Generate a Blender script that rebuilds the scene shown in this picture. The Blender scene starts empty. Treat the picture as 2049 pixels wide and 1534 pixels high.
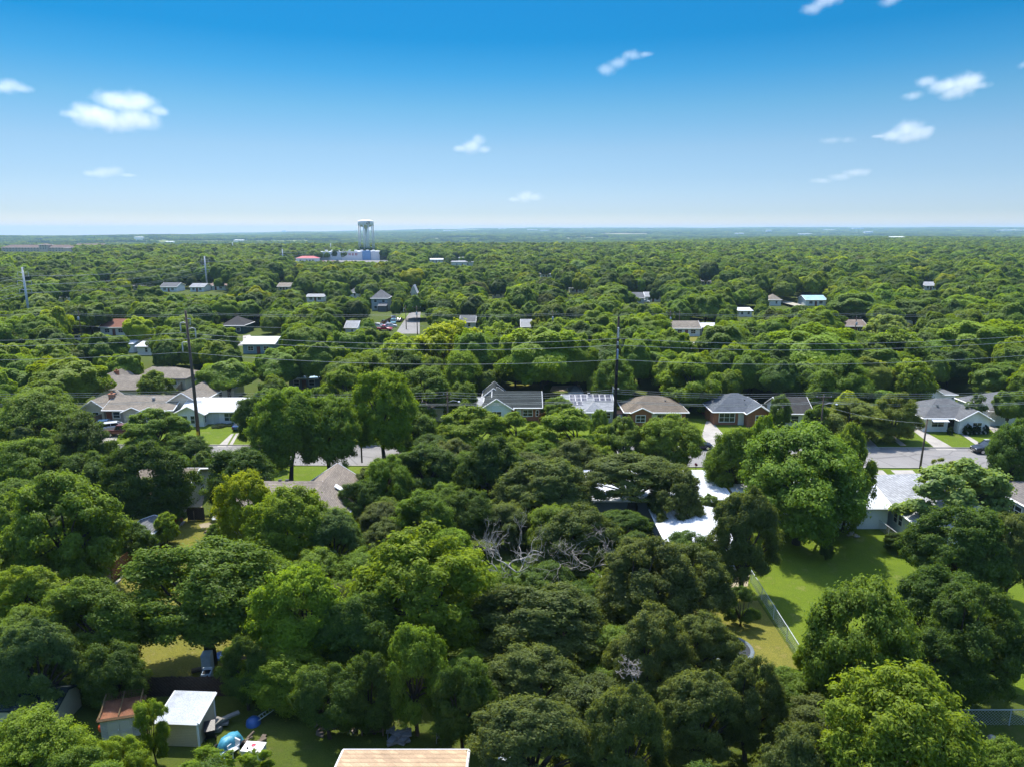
import bpy, math, random
import numpy as np
from mathutils import Vector, Matrix
R = math.radians
random.seed(7)
scene = bpy.context.scene
col = scene.collection

# ------------------------------------------------------------------ camera model (source photo 2049 x 1534)
FPX, PITCH, CAMH, CX, CY = 1400.0, R(12.37), 33.0, 1024.5, 767.0
cp, sp = math.cos(PITCH), math.sin(PITCH)
def ray(px, py):
    u, v = (px - CX) / FPX, (py - CY) / FPX
    return (u, cp - v * sp, -sp - v * cp)
def P(px, py, z=0.0):
    """where the sight line of a photo pixel meets the level z: a point on the ground plan"""
    dx, dy, dz = ray(px, py)
    t = (z - CAMH) / dz
    return (dx * t, dy * t)
def proj(x, y, z):
    zc = y * cp - (z - CAMH) * sp
    yc = -(y * sp + (z - CAMH) * cp)
    return CX + FPX * x / zc, CY + FPX * yc / zc
def Zat(y, py):
    """height seen at photo row py above the ground distance y"""
    _, dy, dz = ray(CX, py)
    return CAMH + y * dz / dy

# ------------------------------------------------------------------ materials
def newmat(name):
    m = bpy.data.materials.new(name); m.use_nodes = True
    nt = m.node_tree; b = nt.nodes['Principled BSDF']
    return m, nt, b
def N(nt, t, **kw):
    n = nt.nodes.new(t)
    for k, v in kw.items():
        if k.startswith('i_'):
            n.inputs[int(k[2:]) if k[2:].isdigit() else k[2:].replace('_', ' ')].default_value = v
        else: setattr(n, k, v)
    return n
def L(nt, a, b): nt.links.new(a, b)
def ramp(nt, fac, stops):
    r = nt.nodes.new('ShaderNodeValToRGB'); e = r.color_ramp.elements
    while len(e) > 1: e.remove(e[-1])
    e[0].position = stops[0][0]; e[0].color = (*stops[0][1], 1)
    for p, c in stops[1:]:
        k = e.new(p); k.color = (*c, 1)
    L(nt, fac, r.inputs[0]); return r
def sc(c, k): return tuple(min(1, v * k) for v in c)
_mc = {}
def mat(kind, c, rough=0.7, spec=0.3, metal=0.0, var=0.22, scale=2.0, bump=0.0):
    """weathered procedural surface: large stains, fine grain, optional courses or boards"""
    key = (kind, c, rough, spec, metal, var, scale)
    if key in _mc: return _mc[key]
    m, nt, b = newmat(kind + '_%d' % len(_mc))
    tc = N(nt, 'ShaderNodeTexCoord')
    n1 = N(nt, 'ShaderNodeTexNoise', i_Scale=scale * 0.35, i_Detail=5.0, i_Roughness=0.65)
    n2 = N(nt, 'ShaderNodeTexNoise', i_Scale=scale * 9, i_Detail=3.0)
    L(nt, tc.outputs['Object'], n1.inputs['Vector']); L(nt, tc.outputs['Object'], n2.inputs['Vector'])
    r1 = ramp(nt, n1.outputs['Fac'], [(0.3, sc(c, 1 - var * 1.3)), (0.5, c), (0.72, sc(c, 1 + var))])
    mx = N(nt, 'ShaderNodeMixRGB', blend_type='MULTIPLY'); mx.inputs[0].default_value = 0.7
    r2 = ramp(nt, n2.outputs['Fac'], [(0.3, (1 - var * 1.6,) * 3), (0.65, (1.0, 1.0, 1.0))])
    L(nt, r1.outputs[0], mx.inputs[1]); L(nt, r2.outputs[0], mx.inputs[2])
    out = mx.outputs[0]; hgt = n2.outputs['Fac']
    if kind in ('shingle', 'siding', 'brick', 'planks', 'metalroof', 'panel'):
        if kind in ('shingle', 'brick'):
            t = N(nt, 'ShaderNodeTexBrick', i_Scale=1.0)
            t.inputs['Color1'].default_value = (1, 1, 1, 1)
            t.inputs['Color2'].default_value = (.66, .66, .68, 1) if kind == 'shingle' else (.7, .62, .6, 1)
            t.inputs['Mortar'].default_value = (.5, .5, .5, 1) if kind == 'shingle' else (1.3, 1.3, 1.3, 1)
            t.inputs['Mortar Size'].default_value = 0.012
            t.inputs['Brick Width'].default_value = 0.5 if kind == 'shingle' else .22
            t.inputs['Row Height'].default_value = 0.10 if kind == 'shingle' else .075
            sep = N(nt, 'ShaderNodeSeparateXYZ'); cmb = N(nt, 'ShaderNodeCombineXYZ')
            ad = N(nt, 'ShaderNodeMath', operation='ADD')
            L(nt, tc.outputs['Object'], sep.inputs[0]); L(nt, sep.outputs[0], ad.inputs[0]); L(nt, sep.outputs[1], ad.inputs[1])
            L(nt, ad.outputs[0], cmb.inputs[0]); L(nt, sep.outputs[2], cmb.inputs[1])
            L(nt, cmb.outputs[0], t.inputs['Vector']); f = t.outputs['Color']
        else:
            w = N(nt, 'ShaderNodeTexWave', i_Scale={'siding': 2.6, 'planks': 2.2, 'metalroof': 0.8, 'panel': .45}[kind])
            w.bands_direction = 'Z' if kind == 'siding' else 'DIAGONAL' if kind == 'planks' else 'X'
            L(nt, tc.outputs['Object'], w.inputs['Vector'])
            lo = {'siding': .8, 'planks': .5, 'metalroof': .72, 'panel': .6}[kind]
            f = ramp(nt, w.outputs['Fac'], [(0.03, (lo,) * 3), (0.2, (1.0, 1.0, 1.0))]).outputs[0]
            hgt = w.outputs['Fac']
        m2 = N(nt, 'ShaderNodeMixRGB', blend_type='MULTIPLY'); m2.inputs[0].default_value = 0.85
        L(nt, out, m2.inputs[1]); L(nt, f, m2.inputs[2]); out = m2.outputs[0]
    if kind == 'asphalt':
        vo = N(nt, 'ShaderNodeTexVoronoi', feature='DISTANCE_TO_EDGE', i_Scale=.19); mv = N(nt, 'ShaderNodeMixRGB'); mv.inputs[0].default_value = .06
        nn = N(nt, 'ShaderNodeTexNoise', i_Scale=.8, i_Detail=4.0); L(nt, tc.outputs['Object'], nn.inputs['Vector'])
        L(nt, tc.outputs['Object'], mv.inputs[1]); L(nt, nn.outputs['Color'], mv.inputs[2]); L(nt, mv.outputs[0], vo.inputs['Vector'])
        rc = ramp(nt, vo.outputs['Distance'], [(0, (.5, .5, .5)), (.012, (.62, .62, .62)), (.022, (1, 1, 1))])
        m4 = N(nt, 'ShaderNodeMixRGB', blend_type='MULTIPLY'); m4.inputs[0].default_value = .6
        L(nt, out, m4.inputs[1]); L(nt, rc.outputs[0], m4.inputs[2]); out = m4.outputs[0]
    L(nt, out, b.inputs['Base Color'])
    b.inputs['Roughness'].default_value = rough; b.inputs['Specular IOR Level'].default_value = spec
    b.inputs['Metallic'].default_value = metal
    bp = N(nt, 'ShaderNodeBump', i_Strength=0.25 if not bump else bump, i_Distance=0.03)
    L(nt, hgt, bp.inputs['Height']); L(nt, bp.outputs[0], b.inputs['Normal'])
    _mc[key] = m; return m
def glass(c=(.02, .028, .03)):
    return mat('glass', c, .12, .6, var=.3, scale=1)
def leafmat(name, instanced=False):
    m, nt, b = newmat(name)
    oi = N(nt, 'ShaderNodeAttribute', attribute_type='INSTANCER', attribute_name='tint') if instanced else N(nt, 'ShaderNodeObjectInfo')
    cc = oi.outputs['Color']
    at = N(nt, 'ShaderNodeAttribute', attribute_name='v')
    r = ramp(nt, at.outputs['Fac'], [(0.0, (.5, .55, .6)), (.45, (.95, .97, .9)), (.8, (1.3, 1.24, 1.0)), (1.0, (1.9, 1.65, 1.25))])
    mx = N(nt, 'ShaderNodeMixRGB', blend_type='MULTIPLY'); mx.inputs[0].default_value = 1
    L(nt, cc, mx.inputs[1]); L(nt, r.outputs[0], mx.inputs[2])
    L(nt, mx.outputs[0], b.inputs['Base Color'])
    b.inputs['Roughness'].default_value = .55; b.inputs['Specular IOR Level'].default_value = .22
    tr = N(nt, 'ShaderNodeBsdfTranslucent')
    m3 = N(nt, 'ShaderNodeMixRGB', blend_type='MULTIPLY'); m3.inputs[0].default_value = 1
    m3.inputs[2].default_value = (1.5, 1.35, .5, 1)
    L(nt, mx.outputs[0], m3.inputs[1]); L(nt, m3.outputs[0], tr.inputs[0])
    ms = N(nt, 'ShaderNodeMixShader'); ms.inputs[0].default_value = .5
    L(nt, b.outputs[0], ms.inputs[1]); L(nt, tr.outputs[0], ms.inputs[2])
    L(nt, ms.outputs[0], nt.nodes['Material Output'].inputs[0])
    return m

# ------------------------------------------------------------------ mesh building
class MB:
    def __init__(s): s.v, s.f = [], []
    def add(s, vs, fs):
        o = len(s.v); s.v += [tuple(p) for p in vs]; s.f += [tuple(i + o for i in f) for f in fs]
    def box(s, cx, cy, cz, w, d, h, rz=0.0):
        vs = []
        c, n = math.cos(rz), math.sin(rz)
        for z in (-h / 2, h / 2):
            for x, y in ((-w / 2, -d / 2), (w / 2, -d / 2), (w / 2, d / 2), (-w / 2, d / 2)):
                vs.append((cx + x * c - y * n, cy + x * n + y * c, cz + z))
        s.add(vs, [(3, 2, 1, 0), (4, 5, 6, 7), (0, 1, 5, 4), (1, 2, 6, 5), (2, 3, 7, 6), (3, 0, 4, 7)]); return s
    def bbox(s, x0, x1, y0, y1, z0, z1):
        return s.box((x0 + x1) / 2, (y0 + y1) / 2, (z0 + z1) / 2, x1 - x0, y1 - y0, z1 - z0)
    def tube(s, pts, r, n=8, cap=True):
        """tube along points; r a number or one per point"""
        pts = [Vector(p) for p in pts]; rs = r if hasattr(r, '__len__') else [r] * len(pts)
        o = len(s.v); up = None
        for i, p in enumerate(pts):
            t = (pts[min(i + 1, len(pts) - 1)] - pts[max(i - 1, 0)]).normalized()
            if up is None or abs(up.dot(t)) > .98:
                up = Vector((0, 0, 1)) if abs(t.z) < .9 else Vector((1, 0, 0))
            a = t.cross(up).normalized(); b = a.cross(t)
            up = b
            for k in range(n):
                an = 2 * math.pi * k / n
                s.v.append(tuple(p + (a * math.cos(an) + b * math.sin(an)) * rs[i]))
        for i in range(len(pts) - 1):
            for k in range(n):
                k2 = (k + 1) % n
                s.f.append((o + i * n + k, o + i * n + k2, o + (i + 1) * n + k2, o + (i + 1) * n + k))
        if cap:
            s.f.append(tuple(o + k for k in reversed(range(n)))); e = o + (len(pts) - 1) * n
            s.f.append(tuple(e + k for k in range(n)))
        return s
    def bar(s, a, b, w=.1): return s.tube([a, b], w * .7071, 4)
    def lathe(s, prof, n=24, c=(0, 0, 0)):
        o = len(s.v)
        for r, z in prof:
            for k in range(n):
                an = 2 * math.pi * k / n
                s.v.append((c[0] + r * math.cos(an), c[1] + r * math.sin(an), c[2] + z))
        for i in range(len(prof) - 1):
            for k in range(n):
                k2 = (k + 1) % n
                s.f.append((o + i * n + k, o + i * n + k2, o + (i + 1) * n + k2, o + (i + 1) * n + k))
        return s
    def slab(s, top, t):
        """polygon (3-D points, counter-clockwise from above) given a vertical thickness t downwards"""
        n = len(top); bot = [(x, y, z - t) for x, y, z in top]
        s.add(list(top) + bot, [tuple(range(n)), tuple(reversed(range(n, 2 * n)))] + [(i, i + n, (i + 1) % n + n, (i + 1) % n) for i in range(n)])
        return s
    def build(s, name, m, parent=None, smooth=False, loc=None):
        me = bpy.data.meshes.new(name); me.from_pydata(s.v, [], s.f); me.update()
        if smooth: me.polygons.foreach_set('use_smooth', [True] * len(me.polygons))
        me.materials.append(m)
        o = bpy.data.objects.new(name, me); col.objects.link(o)
        if parent: o.parent = parent
        if loc: o.location = loc
        return o
def tag(o, label, cat, group=None, kind=None):
    if label: o['label'] = label
    if cat: o['category'] = cat
    if group: o['group'] = group
    if kind: o['kind'] = kind
    return o
def empty(name, label, cat, loc=(0, 0, 0), rz=0.0, group=None):
    o = bpy.data.objects.new(name, None); col.objects.link(o)
    o.location = loc; o.rotation_euler = (0, 0, rz); o.empty_display_size = .5
    return tag(o, label, cat, group)
def sheet(name, pts, z, m, kind='structure', label=None, cat=None):
    mb = MB(); mb.add([(x, y, z) for x, y in pts], [tuple(range(len(pts)))])
    o = mb.build(name, m)
    if o.data.polygons[0].normal.z < 0: o.data.flip_normals()
    return tag(o, label, cat, None, kind)
EXPOSURE = 0.84
HAZE = 8.2e-5
FILL = True
SKYGRADE = [(0.0, (0.5779, 0.5779, 0.688)), (0.011, (0.4734, 0.5118, 0.6275)), (0.022, (0.3522, 0.4293, 0.5834)), (0.034, (0.3302, 0.4045, 0.5669)), (0.067, (0.2946, 0.3746, 0.4971)), (0.106, (0.2779, 0.3682, 0.4536)), (0.156, (0.1768, 0.3476, 0.4293)), (0.1977, (0.076, 0.3063, 0.4264)), (0.238, (0.0212, 0.2632, 0.4064)), (0.3, (0.0205, 0.271, 0.4241)), (0.38, (0.32, 0.52, 0.68)), (0.55, (1.25, 1.3, 1.34)), (1.0, (1.75, 1.75, 1.75))]
# ------------------------------------------------------------------ camera, sun, sky
cam = bpy.data.cameras.new('camera'); co = bpy.data.objects.new('camera', cam); col.objects.link(co)
cam.sensor_width = 36; cam.lens = FPX / 2049 * 36; cam.clip_start = 1; cam.clip_end = 60000
co.location = (0, 0, CAMH); co.rotation_euler = (R(90) - PITCH, 0, 0); scene.camera = co
SUN_EL, SUN_AZ = R(65), R(-22)                     # azimuth from +Y (view direction), negative = towards the left
sdir = Vector((math.sin(SUN_AZ) * math.cos(SUN_EL), math.cos(SUN_AZ) * math.cos(SUN_EL), math.sin(SUN_EL)))
sl = bpy.data.lights.new('sun', 'SUN'); sl.energy = 4.2; sl.angle = R(.53); sl.color = (1, .95, .86)
so = bpy.data.objects.new('sun', sl); col.objects.link(so)
so.rotation_euler = sdir.to_track_quat('Z', 'Y').to_euler(); so.location = (0, 0, 100)
w = bpy.data.worlds.new('World'); scene.world = w; w.use_nodes = True
nt = w.node_tree; bg = nt.nodes['Background']
sky = N(nt, 'ShaderNodeTexSky', sky_type='NISHITA'); sky.sun_disc = False
sky.sun_elevation = SUN_EL; sky.sun_rotation = SUN_AZ; sky.altitude = 150
sky.air_density = 1.0; sky.dust_density = .6; sky.ozone_density = 1.6
tc = N(nt, 'ShaderNodeTexCoord'); sep = N(nt, 'ShaderNodeSeparateXYZ'); L(nt, tc.outputs['Generated'], sep.inputs[0])
grade = ramp(nt, sep.outputs[2], SKYGRADE)
mx = N(nt, 'ShaderNodeMixRGB', blend_type='MULTIPLY'); mx.inputs[0].default_value = 1
L(nt, sky.outputs[0], mx.inputs[1]); L(nt, grade.outputs[0], mx.inputs[2]); L(nt, mx.outputs[0], bg.inputs[0])
bg.inputs[1].default_value = .15
scene.view_settings.view_transform = 'Standard'; scene.view_settings.look = 'None'
scene.view_settings.exposure = EXPOSURE; scene.view_settings.gamma = 1
cy = scene.cycles
cy.max_bounces = 10; cy.diffuse_bounces = 3; cy.glossy_bounces = 2; cy.transmission_bounces = 3; cy.transparent_max_bounces = 6
cy.volume_bounces = 8; cy.use_denoising = True; cy.denoiser = 'OPENIMAGEDENOISE'; cy.denoising_prefilter = 'ACCURATE'
cy.caustics_reflective = False; cy.caustics_refractive = False; cy.sample_clamp_indirect = 6
cy.volume_max_steps = 256; cy.use_adaptive_sampling = True; cy.adaptive_threshold = .02

# ------------------------------------------------------------------ terrain
RT = [0, 1150, 1600, 2500, 3500, 5000, 8000, 12500]
ZL = [0, 0, -10, -26, -26, -13, -45, -75]
ZC = [0, 0, -12, -30, -32, -18, 12, 52]
ZR = [0, 0, 0, 0, -12, -18, 14, 58]
def terrain(x, y):
    r = np.hypot(x, y); t = np.clip(x / np.maximum(np.abs(y), 1) / .73, -1, 1)   # -1 left edge of the view, +1 right edge
    a, b, c = np.interp(r, RT, ZL), np.interp(r, RT, ZC), np.interp(r, RT, ZR)
    z = np.where(t < 0, b + (a - b) * np.clip(-t * 1.25, 0, 1), b + (c - b) * np.clip(t * 1.8, 0, 1))
    roll = 5 * np.sin(x * .0023 + 1.3) * np.sin(y * .0016) + 3 * np.sin(x * .0061 + y * .002)
    return z + roll * np.clip((r - 1500) / 2500, 0, 1)
rings = np.concatenate([[0.01], np.arange(12, 160, 12), np.geomspace(160, 12500, 64)])
na = 240
ang = np.linspace(0, 2 * np.pi, na, endpoint=False)
gx = (rings[:, None] * np.sin(ang)).ravel(); gy = (rings[:, None] * np.cos(ang)).ravel(); gz = terrain(gx, gy)
fs = []
for i in range(len(rings) - 1):
    for k in range(na):
        k2 = (k + 1) % na
        fs.append((i * na + k2, i * na + k, (i + 1) * na + k, (i + 1) * na + k2))
gm = MB(); gm.add(list(zip(gx, gy, gz)), fs)
def grassmat(name, cols, scale=.06):
    m, nt, b = newmat(name)
    tc = N(nt, 'ShaderNodeTexCoord')
    a = N(nt, 'ShaderNodeTexNoise', i_Scale=scale, i_Detail=6.0, i_Roughness=.62)
    c = N(nt, 'ShaderNodeTexNoise', i_Scale=scale * 9, i_Detail=5.0, i_Roughness=.7)
    d = N(nt, 'ShaderNodeTexNoise', i_Scale=9.0, i_Detail=4.0, i_Roughness=.75)
    for n_ in (a, c, d): L(nt, tc.outputs['Object'], n_.inputs['Vector'])
    r1 = ramp(nt, a.outputs['Fac'], [(.32, cols[0]), (.5, cols[1]), (.68, cols[2])])
    r2 = ramp(nt, c.outputs['Fac'], [(.35, cols[1]), (.55, cols[0]), (.72, cols[3])])
    mx = N(nt, 'ShaderNodeMixRGB'); mx.inputs[0].default_value = .6
    L(nt, r1.outputs[0], mx.inputs[1]); L(nt, r2.outputs[0], mx.inputs[2])
    r3 = ramp(nt, d.outputs['Fac'], [(.3, (.45, .47, .42)), (.62, (1.12, 1.12, 1.1))])
    m2 = N(nt, 'ShaderNodeMixRGB', blend_type='MULTIPLY'); m2.inputs[0].default_value = .8
    L(nt, mx.outputs[0], m2.inputs[1]); L(nt, r3.outputs[0], m2.inputs[2]); L(nt, m2.outputs[0], b.inputs['Base Color'])
    b.inputs['Roughness'].default_value = .9; b.inputs['Specular IOR Level'].default_value = .1
    bp = N(nt, 'ShaderNodeBump', i_Strength=.6, i_Distance=.08); L(nt, d.outputs['Fac'], bp.inputs['Height']); L(nt, bp.outputs[0], b.inputs['Normal'])
    return m
G_GREEN = grassmat('grass_green', [(.082, .128, .010), (.12, .168, .013), (.15, .178, .022), (.22, .20, .075)])
G_YEL = grassmat('grass_dry', [(.12, .125, .022), (.175, .165, .03), (.22, .19, .05), (.26, .20, .085)], .11)
G_GND = grassmat('ground_cover', [(.05, .075, .012), (.075, .10, .014), (.10, .11, .02), (.12, .10, .045)])
tag(gm.build('ground', G_GND), None, None, None, 'structure')
ROAD = mat('asphalt', (.225, .215, .205), .9, .15, var=.10, scale=.9)
CONC = mat('concrete', (.36, .335, .30), .9, .15, var=.18, scale=1.2)
DIRT = mat('dirt', (.34, .29, .20), .95, .1, var=.25, scale=1.5)
# main street with real kerbs
YN0, YN1 = 95.2, 104.6
def sy(x, base): return base - .012 * x
sheet('street', [(-230, sy(-230, YN0)), (230, sy(230, YN0)), (230, sy(230, YN1)), (-230, sy(-230, YN1))], .012, ROAD)
kb = MB()
for base, dd in ((YN0, -.16), (YN1, .16)):
    y0, y1 = sorted((0, dd))
    kb.add([(-230, sy(-230, base) + y0, 0), (230, sy(230, base) + y0, 0), (230, sy(230, base) + y1, 0), (-230, sy(-230, base) + y1, 0),
            (-230, sy(-230, base) + y0, .13), (230, sy(230, base) + y0, .13), (230, sy(230, base) + y1, .13), (-230, sy(-230, base) + y1, .13)],
           [(3, 2, 1, 0), (4, 5, 6, 7), (0, 1, 5, 4), (1, 2, 6, 5), (2, 3, 7, 6), (3, 0, 4, 7)])
tag(kb.build('kerb', CONC), None, None, None, 'structure')
# back street and the side street running away from it
sheet('street', [(-260, 203), (260, 199), (260, 207), (-260, 211)], .012, ROAD)
ss = [P(905, 663), P(800, 663), P(821, 628), P(836, 607), P(862, 607)]
sheet('street', [P(840, 668), P(791, 668), P(807, 644), P(824, 619), P(834, 611), P(843, 611), P(840, 644)], .016, ROAD)
sheet('street', [P(780, 609), P(850, 607), P(850, 611.5), P(780, 613.5)], .02, ROAD)
# front lawns across the street, the two yards on this side
sheet('lawn', [(-230, sy(-230, YN1) + .3), (230, sy(230, YN1) + .3), (230, 119), (-230, 124)], .008, G_GREEN)
sheet('lawn', [(-230, sy(-230, YN0) - 7), (230, sy(230, YN0) - 7), (230, sy(230, YN0) - .2), (-230, sy(-230, YN0) - .2)], .008, G_GREEN)
sheet('lawn', [(22.6, 44.8), (50, 44.8), (50, 80), (22.6, 80)], .008, G_GREEN)
sheet('lawn', [(13, 46), (22.4, 46), (22.4, 66), (13, 66)], .012, G_YEL)
sheet('lawn', [(-38.2, 45), (-17, 45), (-17, 77), (-38.2, 77)], .008, G_YEL)
sheet('lawn', [P(1005, 768), P(1082, 768), P(1085, 800), P(1000, 800)], .012, G_YEL)
sheet('lawn', [P(1370, 700), P(1450, 690), P(1400, 672), P(1380, 672)], .012, G_YEL)
sheet('lawn', [(50, 30), (90, 30), (90, 64), (50, 64)], .01, G_YEL)
sheet('field', [P(850, 640), P(792, 640), P(820, 612), P(832, 612)], .008, G_GREEN)
sheet('path', [P(1160, 770), P(1105, 772), P(1100, 782), P(1165, 782)], .016, DIRT)
sheet('path', [P(1240, 812), P(1256, 814), P(1250, 828), P(1236, 828)], .016, DIRT)
def lane(name, pts, z=.016, m=None): return sheet(name, [P(*p) for p in pts], z, m or CONC)
lane('driveway', [(1413, 842), (1424, 842), (1456, 878), (1480, 898.5), (1425, 898.5), (1404, 872)])
lane('driveway', [(1820, 856), (1832, 853), (1890, 885), (1915, 900), (1875, 900), (1858, 885)])
lane('path', [(1922, 868), (1932, 868), (1968, 890), (1954, 890)])
lane('path', [(1778, 872), (1790, 872), (1814, 891), (1802, 891)])
lane('driveway', [(1700, 868), (1730, 868), (1762, 898.5), (1718, 898.5)])
lane('path', [(1748, 940), (1766, 940), (1786, 958), (1770, 958)])
lane('driveway', [(1782, 940), (1826, 940), (1846, 960), (1806, 960)])
lane('path', [(1885, 940), (1900, 941), (1945, 962), (1925, 962)])
lane('driveway', [(1975, 852), (1990, 850), (2020, 876), (2000, 876)])
lane('driveway', [(462, 868), (468, 867), (452, 893.5), (434, 893.5)])
lane('driveway', [(472, 867), (478, 866), (463, 893.5), (456, 893.5)], .02)
lane('driveway', [(195, 850), (245, 850), (232, 882), (185, 893)])
lane('driveway', [(398, 978), (412, 978), (404, 1014), (380, 1014)], .016, DIRT)
lane('driveway', [(1385, 686), (1398, 684), (1400, 700), (1382, 700)])
lane('path', [(398, 1048), (420, 1044), (428, 1053), (402, 1056)], .016, DIRT)
lane('driveway', [(486, 672), (500, 670), (512, 684), (486, 690)])
lane('path', [(1462, 1130), (1500, 1150), (1496, 1172), (1462, 1176)], .02, DIRT)
# fields seen far off, laid on the rising land
FIELDS = [(480, 485, 420, 5), (200, 488, 330, 5), (900, 478, 220, 3), (1215, 470, 190, 3), (1170, 477, 110, 3), (1270, 489, 95, 4), (1165, 501, 16, 22), (700, 478, 120, 2)]
FC = [(.17, .19, .05), (.15, .18, .05), (.2, .2, .08), (.25, .21, .10), (.2, .2, .1), (.33, .24, .12), (.36, .33, .26), (.2, .2, .09)]
def far_point(px, py):
    """first point of the terrain on the sight line of a photo pixel"""
    dx, dy, dz = ray(px, py)
    t = np.geomspace(150, 14000, 3000)
    h = CAMH + dz * t - terrain(dx * t, dy * t)
    i = int(np.argmax(h < 0)) if (h < 0).any() else len(t) - 1
    return dx * t[i], dy * t[i]
field_areas = []
for i, (px, py, wp, hp) in enumerate(FIELDS):
    x0, y0 = far_point(px, py)
    x1, y1 = far_point(px, py - hp / 2); x2, y2 = far_point(px, py + hp / 2)
    rx = wp / 2 / FPX * y0; ry = max(30, min(abs(y1 - y2) / 2, 900))
    field_areas.append((x0, y0, rx, ry))
    a = np.linspace(0, 2 * np.pi, 48, endpoint=False)
    k = 1 + .18 * np.sin(a * 3 + i) + .1 * np.sin(a * 7 + 2 * i)
    mb = MB(); vx, vy = x0 + rx * 1.05 * k * np.cos(a), y0 + ry * 1.05 * k * np.sin(a)
    mid = [(x0, y0, float(terrain(x0, y0)) + 1.2)]
    vs = mid + [(x, y, float(terrain(x, y)) + 1.2) for x, y in zip(vx, vy)]
    mb.add(vs, [(0, j + 1, (j + 1) % 48 + 1) for j in range(48)])
    tag(mb.build('field', mat('field', FC[i], .95, .05, var=.15, scale=.02)), None, None, None, 'structure')
# the air
hb = MB(); hb.box(0, 0, 0, 27000, 27000, 190)
hz = hb.build('haze', newmat('haze_air')[0], loc=(0, 0, -4))
m = hz.data.materials[0]; nt = m.node_tree; nt.nodes.remove(nt.nodes['Principled BSDF'])
pv = N(nt, 'ShaderNodeVolumePrincipled'); pv.inputs['Color'].default_value = (.46, .72, 1.0, 1); pv.inputs['Density'].default_value = HAZE; pv.inputs['Anisotropy'].default_value = .1
L(nt, pv.outputs[0], nt.nodes['Material Output'].inputs['Volume'])
m.cycles.homogeneous_volume = True if hasattr(m.cycles, 'homogeneous_volume') else None
tag(hz, 'pale blue haze over the distant land', 'haze', None, 'stuff')
# ------------------------------------------------------------------ small fair-weather clouds, real volumes far above the haze
CLOUDS = [  # centre pixel, density, label, lobes (dx, dy, rx, ry) in photo pixels
 (228, 222, 1.0, 'largest white cloud, wide and two-tiered, high over the far forest on its own', [(-42, 8, 58, 30), (-2, -20, 46, 26), (48, -16, 46, 30), (40, 16, 60, 28), (-5, 18, 62, 26), (90, 1, 26, 13), (-85, 6, 28, 11)]),
 (22, 174, .8, 'small white cloud cut by the edge of the sky beside the largest cloud', [(-4, -2, 34, 18), (20, 4, 28, 10), (-30, 0, 30, 14)]),
 (208, 345, .6, 'thin flat cloud low in the sky below the largest cloud', [(0, 0, 34, 14), (22, -2, 22, 14), (-28, 2, 24, 9), (50, 6, 24, 5)]),
 (945, 291, .9, 'small puffy cloud alone in mid sky right of the water tower', [(0, 2, 30, 18), (12, -10, 20, 16), (-24, 6, 22, 9), (22, 8, 20, 10)]),
 (1055, 393, .8, 'low puffy cloud closest above the horizon', [(-4, 0, 26, 16), (14, 2, 24, 11), (-26, 6, 20, 7)]),
 (1242, 126, .6, 'slanted wispy cloud streak in the deep blue sky', [(-30, 12, 26, 15), (-5, 0, 28, 15), (20, -14, 28, 12), (48, -16, 22, 5)]),
 (1902, 172, 1.1, 'bright white cloud shaped like an arrowhead', [(30, -4, 40, 28), (-10, 0, 40, 20), (-44, -8, 28, 14), (10, 12, 36, 18), (58, 0, 26, 10)]),
 (1826, 192, .8, 'tiny oval cloud under the arrowhead shaped cloud', [(0, 0, 24, 11), (-10, -1, 14, 8)]),
 (1815, 265, 1.0, 'domed white cloud below the arrowhead shaped cloud', [(0, -6, 38, 24), (24, 2, 36, 18), (-28, 6, 32, 14), (4, 10, 36, 14), (-55, 8, 20, 5)]),
 (1672, 281, .4, 'faint flat wisp of cloud beside the domed cloud', [(-10, 0, 26, 9), (22, 0, 20, 8)]),
 (1690, 350, .5, 'faint slanted double wisp of cloud low over the horizon', [(22, -4, 36, 10), (-8, 4, 30, 10), (-48, 12, 30, 8)]),
 (1640, 8, .7, 'slanted cloud cut by the top of the sky, larger of two', [(-12, 8, 28, 13), (12, -6, 34, 16)]),
 (1780, 2, .7, 'little cloud cut by the top of the sky, smaller of two', [(0, 0, 24, 13), (12, -6, 20, 12)]),
 (2046, 131, .7, 'scrap of white cloud at the very edge of the sky near the arrowhead shaped cloud', [(0, 0, 13, 9), (14, -4, 20, 12)]),
]
import bmesh
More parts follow.
